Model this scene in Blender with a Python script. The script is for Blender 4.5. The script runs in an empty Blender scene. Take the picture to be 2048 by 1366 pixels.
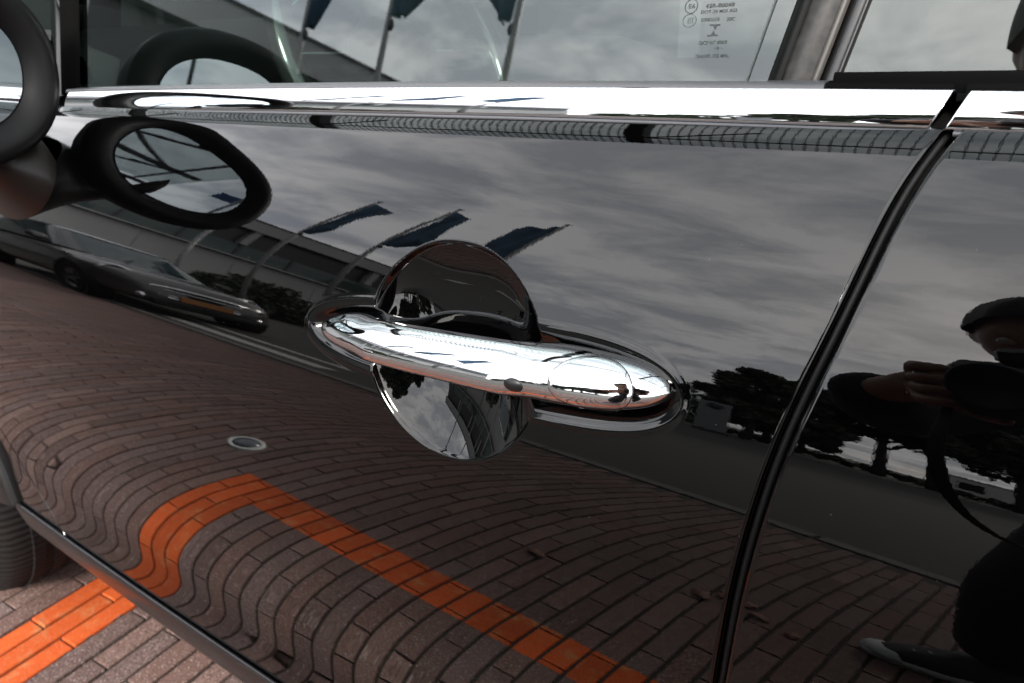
import bpy, math, random
import numpy as np
from mathutils import Vector, Matrix
from math import radians, sin, cos, tan, pi, sqrt
random.seed(7); RNG = np.random.default_rng(7)
scene = bpy.context.scene
COL = scene.collection

# ------------------------------------------------------------------ camera
YAW, PIT, ROLL, FPX = radians(-36.34592), radians(-21.47848), radians(-1.66454), 1449.52
CAM = np.array([0.22336, -0.25118, 0.94554])
fwd = np.array([sin(YAW)*cos(PIT), cos(YAW)*cos(PIT), sin(PIT)])
rgt = np.array([cos(YAW), -sin(YAW), 0.0]); upv = np.cross(rgt, fwd)
RR = cos(ROLL)*rgt + sin(ROLL)*upv; UU = -sin(ROLL)*rgt + cos(ROLL)*upv
cd = bpy.data.cameras.new('camera'); cam = bpy.data.objects.new('camera', cd); COL.objects.link(cam)
M = Matrix.Identity(4)
for i in range(3):
    M[i][0], M[i][1], M[i][2], M[i][3] = RR[i], UU[i], -fwd[i], CAM[i]
cam.matrix_world = M
cd.sensor_width = 36.0; cd.lens = 36.0*FPX/2048.0
cd.clip_start = 0.004; cd.clip_end = 1500.0
cd.dof.use_dof = True; cd.dof.focus_distance = 0.345; cd.dof.aperture_fstop = cd.lens/1.6
scene.camera = cam

# ------------------------------------------------------------------ world, sun, exposure
SUN_EL, SUN_AZ = radians(31.0), radians(14.0)          # azimuth measured from -Y towards +X
sdir = Vector((sin(SUN_AZ)*cos(SUN_EL), -cos(SUN_AZ)*cos(SUN_EL), sin(SUN_EL)))
w = bpy.data.worlds.new('World'); scene.world = w; w.use_nodes = True
nt = w.node_tree; N = nt.nodes; L = nt.links; N.clear()
def nd(t, **k):
    n = N.new(t)
    for a, b in k.items(): setattr(n, a, b)
    return n
out = nd('ShaderNodeOutputWorld'); bg = nd('ShaderNodeBackground'); bg.inputs[1].default_value = 0.1
L.new(bg.outputs[0], out.inputs[0])
sky = nd('ShaderNodeTexSky'); sky.sky_type = 'NISHITA'; sky.sun_disc = False
sky.sun_elevation = SUN_EL; sky.sun_rotation = pi-SUN_AZ
tc = nd('ShaderNodeTexCoord'); sep = nd('ShaderNodeSeparateXYZ'); L.new(tc.outputs['Generated'], sep.inputs[0])
def mth(op, a, b=None, c=None):
    n = nd('ShaderNodeMath', operation=op)
    for i, v in enumerate((a, b, c)):
        if v is None: continue
        if hasattr(v, 'links'): L.new(v, n.inputs[i])
        else: n.inputs[i].default_value = v
    return n.outputs[0]
zc = mth('ADD', mth('MAXIMUM', sep.outputs[2], 0.0), 0.22)
px = mth('DIVIDE', sep.outputs[0], zc); py = mth('DIVIDE', sep.outputs[1], zc)
cmb = nd('ShaderNodeCombineXYZ'); L.new(px, cmb.inputs[0]); L.new(py, cmb.inputs[1])
mp = nd('ShaderNodeMapping'); mp.inputs['Rotation'].default_value = (0, 0, radians(-18)); mp.inputs['Scale'].default_value = (0.95, 1.25, 1)
L.new(cmb.outputs[0], mp.inputs[0])
nz = nd('ShaderNodeTexNoise'); nz.inputs['Scale'].default_value = 3.0; nz.inputs['Detail'].default_value = 10; nz.inputs['Roughness'].default_value = 0.60
nz.inputs['Distortion'].default_value = 0.35
L.new(mp.outputs[0], nz.inputs['Vector'])
nz2 = nd('ShaderNodeTexNoise'); nz2.inputs['Scale'].default_value = 0.8; nz2.inputs['Detail'].default_value = 4
L.new(mp.outputs[0], nz2.inputs['Vector'])
cr = nd('ShaderNodeValToRGB'); L.new(nz.outputs[0], cr.inputs[0])
cr.color_ramp.elements[0].position = 0.41; cr.color_ramp.elements[0].color = (0.585, 0.60, 0.635, 1)
cr.color_ramp.elements[1].position = 0.585; cr.color_ramp.elements[1].color = (1.0, 0.985, 0.985, 1)
CLOUD_GAIN = 10.0
gl = nd('ShaderNodeVectorMath', operation='DOT_PRODUCT'); L.new(tc.outputs['Generated'], gl.inputs[0]); gl.inputs[1].default_value = sdir
g1 = mth('POWER', mth('MAXIMUM', gl.outputs['Value'], 0.0), 22.0)
mulc = nd('ShaderNodeMixRGB', blend_type='MULTIPLY'); mulc.inputs[0].default_value = 1
L.new(cr.outputs[0], mulc.inputs[1]); mulc.inputs[2].default_value = (CLOUD_GAIN, CLOUD_GAIN, CLOUD_GAIN*1.01, 1)
glow = nd('ShaderNodeMixRGB', blend_type='ADD'); L.new(g1, glow.inputs[0]); L.new(mulc.outputs[0], glow.inputs[1]); glow.inputs[2].default_value = (7.0, 6.1, 4.9, 1)
cov = nd('ShaderNodeMapRange'); L.new(nz2.outputs[0], cov.inputs[0])
cov.inputs[1].default_value = 0.30; cov.inputs[2].default_value = 0.50; cov.inputs[3].default_value = 0.72; cov.inputs[4].default_value = 0.97
mixs = nd('ShaderNodeMixRGB'); L.new(cov.outputs[0], mixs.inputs[0]); L.new(sky.outputs[0], mixs.inputs[1]); L.new(glow.outputs[0], mixs.inputs[2])
L.new(mixs.outputs[0], bg.inputs[0])
sl = bpy.data.lights.new('sun', 'SUN'); sl.energy = 1.2; sl.angle = radians(12); sl.color = (1.0, 0.95, 0.87)
so = bpy.data.objects.new('sun', sl); COL.objects.link(so)
so.rotation_euler = sdir.to_track_quat('Z', 'Y').to_euler()
vs = scene.view_settings; scene.display_settings.display_device = 'sRGB'
vs.view_transform = 'Standard'; vs.look = 'None'; vs.exposure = 2.4; vs.gamma = 1.0
cy = scene.cycles
cy.max_bounces = 10; cy.glossy_bounces = 7; cy.transmission_bounces = 6; cy.transparent_max_bounces = 10; cy.diffuse_bounces = 3
cy.use_denoising = True
cy.sample_clamp_indirect = 12.0

# ------------------------------------------------------------------ materials
MATS = {}
def nodes_of(m): return m.node_tree.nodes, m.node_tree.links, m.node_tree.nodes['Principled BSDF']
def mat(name, col, rough=0.5, metal=0.0, spec=0.5, noise=None, bump=None, coat=0.0):
    """principled; noise=(scale, amount) varies the colour, bump=(scale, distance) fine relief; object-space coordinates"""
    if name in MATS: return MATS[name]
    m = bpy.data.materials.new(name); m.use_nodes = True; n, l, b = nodes_of(m)
    b.inputs['Base Color'].default_value = (*col, 1); b.inputs['Roughness'].default_value = rough
    b.inputs['Metallic'].default_value = metal; b.inputs['Specular IOR Level'].default_value = spec
    b.inputs['Coat Weight'].default_value = coat
    geo = n.new('ShaderNodeNewGeometry')
    if noise:
        t = n.new('ShaderNodeTexNoise'); t.inputs['Scale'].default_value = noise[0]; t.inputs['Detail'].default_value = 5
        l.new(geo.outputs['Position'], t.inputs['Vector'])
        mr = n.new('ShaderNodeMapRange'); l.new(t.outputs[0], mr.inputs[0])
        mr.inputs[1].default_value = 0.3; mr.inputs[2].default_value = 0.7
        mr.inputs[3].default_value = 1-noise[1]; mr.inputs[4].default_value = 1+noise[1]
        h = n.new('ShaderNodeMixRGB'); h.blend_type = 'MULTIPLY'; h.inputs[0].default_value = 1; h.inputs[1].default_value = (*col, 1)
        l.new(mr.outputs[0], h.inputs[2]); l.new(h.outputs[0], b.inputs['Base Color'])
    if bump:
        t = n.new('ShaderNodeTexNoise'); t.inputs['Scale'].default_value = bump[0]; t.inputs['Detail'].default_value = 3
        l.new(geo.outputs['Position'], t.inputs['Vector'])
        bp = n.new('ShaderNodeBump'); bp.inputs['Strength'].default_value = 1; bp.inputs['Distance'].default_value = bump[1]
        l.new(t.outputs[0], bp.inputs['Height']); l.new(bp.outputs[0], b.inputs['Normal'])
    MATS[name] = m
    return m

def paint_material():
    m = bpy.data.materials.new('black_paint'); m.use_nodes = True; n, l, b = nodes_of(m)
    b.inputs['Roughness'].default_value = 0.0; b.inputs['Specular IOR Level'].default_value = 0.5; b.inputs['IOR'].default_value = 1.46
    geo = n.new('ShaderNodeNewGeometry')
    # orange peel of the lacquer
    t = n.new('ShaderNodeTexNoise'); t.inputs['Scale'].default_value = 520; t.inputs['Detail'].default_value = 1.5
    l.new(geo.outputs['Position'], t.inputs['Vector'])
    bp = n.new('ShaderNodeBump'); bp.inputs['Strength'].default_value = 1; bp.inputs['Distance'].default_value = 0.0000030
    l.new(t.outputs[0], bp.inputs['Height']); l.new(bp.outputs[0], b.inputs['Normal'])
    # dust specks
    v = n.new('ShaderNodeTexVoronoi'); v.inputs['Scale'].default_value = 190; l.new(geo.outputs['Position'], v.inputs['Vector'])
    wn = n.new('ShaderNodeMath'); wn.operation = 'LESS_THAN'; l.new(v.outputs['Distance'], wn.inputs[0]); wn.inputs[1].default_value = 0.05
    sp = n.new('ShaderNodeSeparateColor'); l.new(v.outputs['Color'], sp.inputs[0])
    pk = n.new('ShaderNodeMath'); pk.operation = 'GREATER_THAN'; l.new(sp.outputs[0], pk.inputs[0]); pk.inputs[1].default_value = 0.72
    mu = n.new('ShaderNodeMath'); mu.operation = 'MULTIPLY'; l.new(wn.outputs[0], mu.inputs[0]); l.new(pk.outputs[0], mu.inputs[1])
    m2 = n.new('ShaderNodeMath'); m2.operation = 'MULTIPLY'; l.new(mu.outputs[0], m2.inputs[0]); l.new(sp.outputs[1], m2.inputs[1])
    mx = n.new('ShaderNodeMixRGB'); l.new(m2.outputs[0], mx.inputs[0]); mx.inputs[1].default_value = (0.0003, 0.0003, 0.00035, 1); mx.inputs[2].default_value = (0.05, 0.047, 0.044, 1)
    l.new(mx.outputs[0], b.inputs['Base Color'])
    return m
PAINT = paint_material()
CHROME = mat('chrome', (0.60, 0.605, 0.62), 0.02, 1.0)
SATIN = mat('satin_black_plastic', (0.006, 0.006, 0.0065), 0.5, 0, .14)
TRIM = mat('grained_trim_plastic', (0.008, 0.0074, 0.0072), 0.30, 0, .28, bump=(900, 0.00006))
MATT = mat('matt_seal', (.004, .004, .004), .9, 0, 0.0)
RUBBER = mat('seal_rubber', (0.007, 0.007, 0.007), 0.6, 0, .2)
GREYSEAL = mat('grey_seal_rubber', (0.055, 0.056, 0.062), 0.45)
GLOSSBLK = mat('gloss_black', (0.004, 0.004, 0.005), 0.03)
DARKIN = mat('dark_interior', (0.009, 0.010, 0.010), 0.7, noise=(30, 0.2))
SEATM = mat('seat_cloth', (0.12, 0.12, 0.115), 0.8, noise=(60, 0.2))
TYREM = mat('tyre_rubber', (0.0045, 0.0042, 0.004), 0.85, 0, .2, noise=(60, 0.25))
def _tread():
    n, l, b = nodes_of(TYREM); g = n.new('ShaderNodeNewGeometry'); wv = n.new('ShaderNodeTexWave'); wv.bands_direction = 'Z'; wv.inputs['Scale'].default_value = 22; wv.inputs['Distortion'].default_value = 1.5; wv.inputs['Detail'].default_value = 2
    l.new(g.outputs['Position'], wv.inputs['Vector']); bp = n.new('ShaderNodeBump'); bp.inputs['Distance'].default_value = .0022; l.new(wv.outputs[0], bp.inputs['Height']); l.new(bp.outputs[0], b.inputs['Normal'])
_tread()
ALLOY = mat('alloy', (0.45, 0.45, 0.46), 0.25, 1.0)
STEEL = mat('dark_steel', (0.035, 0.037, 0.04), 0.45)
PILLARM = mat('worn_pillar_trim', (0.032, 0.030, 0.0285), 0.40, 0, .35, noise=(240, 0.4))
ETCH = mat('etched_print', (0.022, 0.028, 0.028), 0.8)
MIRRORM = mat('mirror_glass', (0.60, 0.66, 0.68), 0.0, 1.0)

def glass_material(name, tint, gain=1.85, dark=0.0):
    m = bpy.data.materials.new(name); m.use_nodes = True; n, l = m.node_tree.nodes, m.node_tree.links
    n.clear(); o = n.new('ShaderNodeOutputMaterial'); mix = n.new('ShaderNodeMixShader')
    tr = n.new('ShaderNodeBsdfTransparent'); tr.inputs[0].default_value = (*tint, 1)
    g = n.new('ShaderNodeBsdfGlossy'); g.inputs['Roughness'].default_value = 0.0; g.inputs[0].default_value = (0.93, 1.0, 0.985, 1)
    # Schlick reflectance of a thin pane, the same from both sides
    ge = n.new('ShaderNodeNewGeometry'); dt = n.new('ShaderNodeVectorMath'); dt.operation = 'DOT_PRODUCT'
    l.new(ge.outputs['Normal'], dt.inputs[0]); l.new(ge.outputs['Incoming'], dt.inputs[1])
    def mm(op, x, y=None):
        q = n.new('ShaderNodeMath'); q.operation = op
        for i, v in enumerate((x, y)):
            if v is None: continue
            if hasattr(v, 'links'): l.new(v, q.inputs[i])
            else: q.inputs[i].default_value = v
        return q.outputs[0]
    fr = mm('ADD', mm('MULTIPLY', mm('POWER', mm('SUBTRACT', 1.0, mm('ABSOLUTE', dt.outputs['Value'])), 5.0), .957), .0426)
    a = n.new('ShaderNodeMath'); a.operation = 'MULTIPLY'; a.use_clamp = True; l.new(fr, a.inputs[0]); a.inputs[1].default_value = gain
    l.new(a.outputs[0], mix.inputs[0]); l.new(tr.outputs[0], mix.inputs[1]); l.new(g.outputs[0], mix.inputs[2]); l.new(mix.outputs[0], o.inputs[0])
    return m
GLASS = glass_material('tinted_window_glass', (0.37, 0.45, 0.415))
PRIVACY = glass_material('privacy_window_glass', (0.10, 0.10, 0.098), 1.8)
CLEAR = glass_material('clear_roof_sheet', (0.52, 0.56, 0.56), 1.0)

BETA = radians(5.293); CB, SB = cos(BETA), sin(BETA)
XC, LW, DL = -1.1323, 0.1432, 0.2295        # orange line: cross leg, width, distance from the car axis
def brick_material():
    m = bpy.data.materials.new('clinker_brick'); m.use_nodes = True; n, l, b = nodes_of(m)
    b.inputs['Roughness'].default_value = 0.8; b.inputs['Specular IOR Level'].default_value = 0.18
    geo = n.new('ShaderNodeNewGeometry'); oi = n.new('ShaderNodeObjectInfo')
    rot = n.new('ShaderNodeVectorRotate'); rot.rotation_type = 'Z_AXIS'; rot.inputs['Angle'].default_value = -BETA
    l.new(geo.outputs['Position'], rot.inputs['Vector'])
    def ms(op, a, bb=None):
        q = n.new('ShaderNodeMath'); q.operation = op
        for i, v in enumerate((a, bb)):
            if v is None: continue
            if hasattr(v, 'links'): l.new(v, q.inputs[i])
            else: q.inputs[i].default_value = v
        return q.outputs[0]
    t = n.new('ShaderNodeTexNoise'); t.inputs['Scale'].default_value = 55; t.inputs['Detail'].default_value = 6; t.inputs['Roughness'].default_value = 0.7
    l.new(geo.outputs['Position'], t.inputs['Vector'])
    wob = ms('MULTIPLY', ms('SUBTRACT', t.outputs[0], 0.5), 0.012)
    s = n.new('ShaderNodeSeparateXYZ'); l.new(rot.outputs[0], s.inputs[0])
    u = ms('ADD', s.outputs[0], wob); v = ms('ADD', s.outputs[1], wob)
    def band(x, a, bb): return ms('MULTIPLY', ms('GREATER_THAN', x, a), ms('LESS_THAN', x, bb))
    cross = ms('MULTIPLY', band(u, XC, XC+LW), ms('GREATER_THAN', v, -DL-LW))
    along = ms('MULTIPLY', band(v, -DL-LW, -DL), ms('GREATER_THAN', u, XC))
    line = ms('MAXIMUM', cross, along)
    # wear in the paint
    t2 = n.new('ShaderNodeTexNoise'); t2.inputs['Scale'].default_value = 38; t2.inputs['Detail'].default_value = 7; t2.inputs['Roughness'].default_value = 0.75
    l.new(geo.outputs['Position'], t2.inputs['Vector'])
    line = ms('MULTIPLY', line, ms('LESS_THAN', t2.outputs[0], 0.655))
    # brick colour, per brick and grain
    isl = n.new('ShaderNodeTexWhiteNoise'); isl.noise_dimensions = '1D'
    rnd = ms('ADD', oi.outputs['Random'], geo.outputs['Random Per Island']); l.new(rnd, isl.inputs['W'])
    cr = n.new('ShaderNodeValToRGB'); l.new(isl.outputs['Value'], cr.inputs[0])
    e = cr.color_ramp.elements; e[0].position = 0.0; e[0].color = (0.0634, 0.0391, 0.0342, 1); e[1].position = 1.0; e[1].color = (0.1080, 0.0684, 0.0588, 1)
    x = e.new(0.35); x.color = (0.0850, 0.0573, 0.0527, 1); x = e.new(0.7); x.color = (0.0792, 0.0447, 0.0369, 1)
    t3 = n.new('ShaderNodeTexNoise'); t3.inputs['Scale'].default_value = 330; t3.inputs['Detail'].default_value = 4; t3.inputs['Roughness'].default_value = 0.7
    l.new(geo.outputs['Position'], t3.inputs['Vector'])
    gr = n.new('ShaderNodeMapRange'); l.new(t3.outputs[0], gr.inputs[0]); gr.inputs[1].default_value = 0.32; gr.inputs[2].default_value = 0.68; gr.inputs[3].default_value = 0.30; gr.inputs[4].default_value = 2.3
    h = n.new('ShaderNodeMixRGB'); h.blend_type = 'MULTIPLY'; h.inputs[0].default_value = 1; l.new(cr.outputs[0], h.inputs[1]); l.new(gr.outputs[0], h.inputs[2])
    # pale dusty patches
    mx0 = n.new('ShaderNodeMixRGB'); mr = n.new('ShaderNodeMapRange'); l.new(t.outputs[0], mr.inputs[0]); mr.inputs[1].default_value = 0.5; mr.inputs[2].default_value = 0.8; mr.inputs[4].default_value = 0.45
    l.new(mr.outputs[0], mx0.inputs[0]); l.new(h.outputs[0], mx0.inputs[1]); mx0.inputs[2].default_value = (0.1224, 0.0978, 0.0855, 1)
    cr2 = n.new('ShaderNodeMixRGB'); l.new(t.outputs[0], cr2.inputs[0]); cr2.inputs[1].default_value = (0.34, 0.044, 0.006, 1); cr2.inputs[2].default_value = (0.44, 0.088, 0.02, 1)
    # the paint: a different shade on each brick, rubbed to a sandy undercoat here and there
    pv = n.new('ShaderNodeMapRange'); l.new(isl.outputs['Value'], pv.inputs[0]); pv.inputs[3].default_value = .72; pv.inputs[4].default_value = 1.12
    pm = n.new('ShaderNodeMixRGB'); pm.blend_type = 'MULTIPLY'; pm.inputs[0].default_value = 1; l.new(cr2.outputs[0], pm.inputs[1]); l.new(pv.outputs[0], pm.inputs[2])
    t4 = n.new('ShaderNodeTexNoise'); t4.inputs['Scale'].default_value = 17; t4.inputs['Detail'].default_value = 8; t4.inputs['Roughness'].default_value = .72; l.new(geo.outputs['Position'], t4.inputs['Vector'])
    wr = n.new('ShaderNodeMapRange'); l.new(t4.outputs[0], wr.inputs[0]); wr.inputs[1].default_value = .53; wr.inputs[2].default_value = .66; wr.inputs[4].default_value = .75
    und = n.new('ShaderNodeMixRGB'); l.new(wr.outputs[0], und.inputs[0]); l.new(pm.outputs[0], und.inputs[1]); und.inputs[2].default_value = (.36, .155, .062, 1)
    gmul = n.new('ShaderNodeMapRange'); l.new(t3.outputs[0], gmul.inputs[0]); gmul.inputs[1].default_value = .3; gmul.inputs[2].default_value = .7; gmul.inputs[3].default_value = .75; gmul.inputs[4].default_value = 1.25
    cr2 = n.new('ShaderNodeMixRGB'); cr2.blend_type = 'MULTIPLY'; cr2.inputs[0].default_value = 1; l.new(und.outputs[0], cr2.inputs[1]); l.new(gmul.outputs[0], cr2.inputs[2])
    mx = n.new('ShaderNodeMixRGB'); l.new(line, mx.inputs[0]); l.new(mx0.outputs[0], mx.inputs[1]); l.new(cr2.outputs[0], mx.inputs[2])
    l.new(mx.outputs[0], b.inputs['Base Color'])
    vo = n.new('ShaderNodeTexVoronoi'); vo.inputs['Scale'].default_value = 420; l.new(geo.outputs['Position'], vo.inputs['Vector'])
    vs_ = n.new('ShaderNodeSeparateColor'); l.new(vo.outputs['Color'], vs_.inputs[0])
    spk = ms('MULTIPLY', ms('MULTIPLY', ms('GREATER_THAN', vs_.outputs[0], .90), ms('LESS_THAN', vo.outputs['Distance'], .42)), ms('SUBTRACT', 1.0, ms('MULTIPLY', line, .7)))
    mxs = n.new('ShaderNodeMixRGB'); l.new(ms('MULTIPLY', spk, .75), mxs.inputs[0]); l.new(mx.outputs[0], mxs.inputs[1]); mxs.inputs[2].default_value = (.42, .37, .34, 1)
    l.new(mxs.outputs[0], b.inputs['Base Color'])
    bp = n.new('ShaderNodeBump'); bp.inputs['Strength'].default_value = 1; bp.inputs['Distance'].default_value = 0.0013
    l.new(t3.outputs[0], bp.inputs['Height']); l.new(bp.outputs[0], b.inputs['Normal'])
    return m
BRICK = brick_material()

# ------------------------------------------------------------------ mesh helpers
def mesh_of(name, verts, faces, smooth=True):
    me = bpy.data.meshes.new(name)
    V = np.asarray(verts, dtype=np.float32)
    if isinstance(faces, np.ndarray):
        k = faces.shape[1]; nf = len(faces)
        me.vertices.add(len(V)); me.vertices.foreach_set('co', V.ravel())
        me.loops.add(nf*k); me.loops.foreach_set('vertex_index', faces.astype(np.int32).ravel())
        me.polygons.add(nf); me.polygons.foreach_set('loop_start', np.arange(0, nf*k, k, dtype=np.int32))
        me.update(calc_edges=True)
    else:
        me.from_pydata([tuple(map(float, v)) for v in V], [], [list(map(int, f)) for f in faces]); me.update()
    me.polygons.foreach_set('use_smooth', np.full(len(me.polygons), smooth, dtype=bool))
    return me
def link(name, me, m, parent=None, loc=None):
    o = bpy.data.objects.new(name, me); COL.objects.link(o)
    if m is not None and me is not None and not me.materials: me.materials.append(m)
    if loc is not None: o.location = loc
    if parent is not None:
        o.parent = parent
        q = parent; T = Vector((0, 0, 0)); rotm = Matrix.Identity(4); chain = []
        while q is not None: chain.append(q); q = q.parent
        W = Matrix.Identity(4)
        for q in reversed(chain): W = W @ q.matrix_parent_inverse @ q.matrix_basis
        if loc is None: o.matrix_parent_inverse = W.inverted()
    return o
def obj(name, verts, faces, m, parent=None, smooth=True):
    """vertices in world coordinates"""
    return link(name, mesh_of(name, verts, faces, smooth), m, parent)
def empty(name, loc, rz=0.0):
    o = bpy.data.objects.new(name, None); COL.objects.link(o); o.location = loc; o.rotation_euler = (0, 0, rz); o.empty_display_size = 0.1
    return o
def tag(o, label=None, cat=None, group=None, kind=None):
    if label: o['label'] = label
    if cat: o['category'] = cat
    if group: o['group'] = group
    if kind: o['kind'] = kind
    return o
def grid_faces(nu, nv, closeu=False, flip=False):
    """vertex index = i*nv + j, i in nu rows"""
    iu = np.arange(nu if closeu else nu-1); jv = np.arange(nv-1)
    I, J = np.meshgrid(iu, jv, indexing='ij'); I2 = (I+1) % nu
    f = np.stack([I*nv+J, I2*nv+J, I2*nv+J+1, I*nv+J+1], -1).reshape(-1, 4)
    return f[:, ::-1] if flip else f
class MB:
    def __init__(s): s.v = []; s.f = []
    def add(s, V, F):
        o = len(s.v); s.v += [tuple(map(float, v)) for v in V]; s.f += [tuple(int(i)+o for i in f) for f in F]; return s
    def box(s, c, d, ax=None, bev=0.0):
        c = np.array(c, float); h = np.array(d, float)/2
        A = np.eye(3) if ax is None else np.array(ax, float)
        if bev <= 0:
            P = [(x, y, z) for x in (-1, 1) for y in (-1, 1) for z in (-1, 1)]
            V = [c + A.T @ (h*np.array(p)) for p in P]
            return s.add(V, [(0, 1, 3, 2), (4, 6, 7, 5), (0, 4, 5, 1), (2, 3, 7, 6), (0, 2, 6, 4), (1, 5, 7, 3)])
        b = min(bev, h.min()*0.95); V = []; F = []
        idx = {}
        for sx in (-1, 1):
            for sy in (-1, 1):
                for sz in (-1, 1):
                    S = np.array((sx, sy, sz))
                    for k in range(3):
                        q = h-b; q = q*S; q[k] = h[k]*S[k]; idx[(sx, sy, sz, k)] = len(V); V.append(c + A.T @ q)
        for k in range(3):
            a, bb = (k+1) % 3, (k+2) % 3
            for sg in (-1, 1):
                def key(u, v):
                    S = [0, 0, 0]; S[k] = sg; S[a] = u; S[bb] = v; return idx[(*S, k)]
                f = [key(-1, -1), key(1, -1), key(1, 1), key(-1, 1)]
                F.append(f if sg > 0 else f[::-1])
        for k in range(3):
            a, bb = (k+1) % 3, (k+2) % 3
            for sa in (-1, 1):
                for sb in (-1, 1):
                    def key(sk, ax_):
                        S = [0, 0, 0]; S[k] = sk; S[a] = sa; S[bb] = sb; return idx[(*S, ax_)]
                    f = [key(-1, a), key(1, a), key(1, bb), key(-1, bb)]
                    F.append(f if sa*sb < 0 else f[::-1])
        for sx in (-1, 1):
            for sy in (-1, 1):
                for sz in (-1, 1):
                    f = [idx[(sx, sy, sz, 0)], idx[(sx, sy, sz, 1)], idx[(sx, sy, sz, 2)]]
                    F.append(f if sx*sy*sz > 0 else f[::-1])
        return s.add(V, F)
    def tube(s, pts, r, seg=8, cap=True, closed=False):
        pts = [np.array(p, float) for p in pts]; n = len(pts); rr = r if hasattr(r, '__len__') else [r]*n
        rings = []; prev = None
        for i, p in enumerate(pts):
            a = pts[(i-1) % n] if (closed or i > 0) else p; b = pts[(i+1) % n] if (closed or i < n-1) else p
            t = b-a; t /= np.linalg.norm(t)+1e-12
            if prev is None:
                ref = np.array((0, 0, 1.)) if abs(t[2]) < .9 else np.array((1., 0, 0)); u = np.cross(t, ref)
            else: u = prev - t*np.dot(prev, t)
            u /= np.linalg.norm(u); prev = u; v = np.cross(t, u)
            rings.append([p+rr[i]*(cos(2*pi*k/seg)*u+sin(2*pi*k/seg)*v) for k in range(seg)])
        V = [q for R_ in rings for q in R_]; F = []
        for i in range(n if closed else n-1):
            for k in range(seg):
                j = (i+1) % n
                F.append((i*seg+k, i*seg+(k+1) % seg, j*seg+(k+1) % seg, j*seg+k))
        if cap and not closed: F += [tuple(range(seg))[::-1], tuple((n-1)*seg+k for k in range(seg))]
        return s.add(V, F)
    def lathe(s, c, axis, prof, seg=32):
        """prof: list of (radius, offset along axis)"""
        a = np.array(axis, float); a /= np.linalg.norm(a); ref = np.array((0, 0, 1.)) if abs(a[2]) < .9 else np.array((1., 0, 0))
        u = np.cross(a, ref); u /= np.linalg.norm(u); v = np.cross(a, u); c = np.array(c, float)
        V = [c + h*a + r*(cos(2*pi*k/seg)*u+sin(2*pi*k/seg)*v) for r, h in prof for k in range(seg)]
        F = [(i*seg+k, i*seg+(k+1) % seg, (i+1)*seg+(k+1) % seg, (i+1)*seg+k) for i in range(len(prof)-1) for k in range(seg)]
        return s.add(V, F)
    def sphere(s, c, r, nu=12, nv=8, ax=None):
        A = np.eye(3) if ax is None else np.array(ax, float); r = np.array(r if hasattr(r, '__len__') else (r, r, r), float)
        V = []; 
        for i in range(nv+1):
            th = pi*i/nv
            for k in range(nu): V.append(np.array(c)+A.T @ (r*np.array((sin(th)*cos(2*pi*k/nu), sin(th)*sin(2*pi*k/nu), cos(th)))))
        F = [(i*nu+k, (i+1)*nu+k, (i+1)*nu+(k+1) % nu, i*nu+(k+1) % nu) for i in range(nv) for k in range(nu)]
        return s.add(V, F)
    def obj(s, name, m, parent=None, smooth=False): return obj(name, s.v, s.f, m, parent, smooth)

# ------------------------------------------------------------------ the car's side surface (x rearwards, y inwards, z up)
KZ = np.array([.30, .335, .355, .375, .395, .415, .435, .455, .475, .50, .53, .56, .62, .68, .74, .79, .84, .90, .97])
KA = np.radians([-15.92, -13.14, -10.43, -7.89, -5.64, -3.8, -2.53, -3.11, -6.61, -10.99, -13.28, -13.72, -10.44, -4.9, 0.87, 10.38, 20.99, 36.38, 47.92])
ZG = np.linspace(0.2, 1.05, 341)
_h = np.diff(KZ); _dl = np.diff(KA)/_h; _m = np.zeros(len(KZ)); _m[0] = _dl[0]; _m[-1] = _dl[-1]
_m[1:-1] = np.where(_dl[:-1]*_dl[1:] > 0, 3*(_h[:-1]+_h[1:])/((2*_h[1:]+_h[:-1])/np.where(_dl[:-1] == 0, 1, _dl[:-1])+(_h[1:]+2*_h[:-1])/np.where(_dl[1:] == 0, 1, _dl[1:])), 0)
_zc = np.clip(ZG, KZ[0], KZ[-1]); _i = np.clip(np.searchsorted(KZ, _zc, 'right')-1, 0, len(KZ)-2); _f = (_zc-KZ[_i])/_h[_i]
_a = (2*_f**3-3*_f**2+1)*KA[_i]+(_f**3-2*_f**2+_f)*_m[_i]*_h[_i]+(-2*_f**3+3*_f**2)*KA[_i+1]+(_f**3-_f**2)*_m[_i+1]*_h[_i]; _k = np.hanning(9); _k /= _k.sum(); ANG = np.convolve(np.pad(_a, 4, mode='reflect', reflect_type='odd'), _k, 'valid')
_k2 = np.hanning(9); _k2 /= _k2.sum(); ANG = np.convolve(np.pad(ANG, 4, 'edge'), _k2, 'valid')
# the shoulder rolls in under the bright strip
SH0, SH1 = 0.9075, 0.9175
ANG = np.maximum(ANG, np.radians(np.interp(ZG, [0.899, 0.9, SH0, SH1], [-80, 30, 39.5, 55.0])))
_t = np.tan(ANG); YP = np.concatenate([[0], np.cumsum((_t[1:]+_t[:-1])/2*(ZG[1]-ZG[0]))]); YP -= np.interp(0.80822, ZG, YP)
KX, X0, KQ, TW, TX2, QQ = .05214, -.48708, .00217, .04394, .17841, -.0223
from numpy import interp
def prof(z):
    # cubic-ish smooth lookup
    h = ZG[1]-ZG[0]; q = (np.asarray(z)-ZG[0])/h; i = np.clip(np.floor(q).astype(int), 0, len(ZG)-2); f = q-i
    y0, y1, m0, m1 = YP[i], YP[i+1], np.tan(ANG[i])*h, np.tan(ANG[i+1])*h
    return (2*f**3-3*f**2+1)*y0+(f**3-2*f**2+f)*m0+(-2*f**3+3*f**2)*y1+(f**3-f**2)*m1
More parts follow.
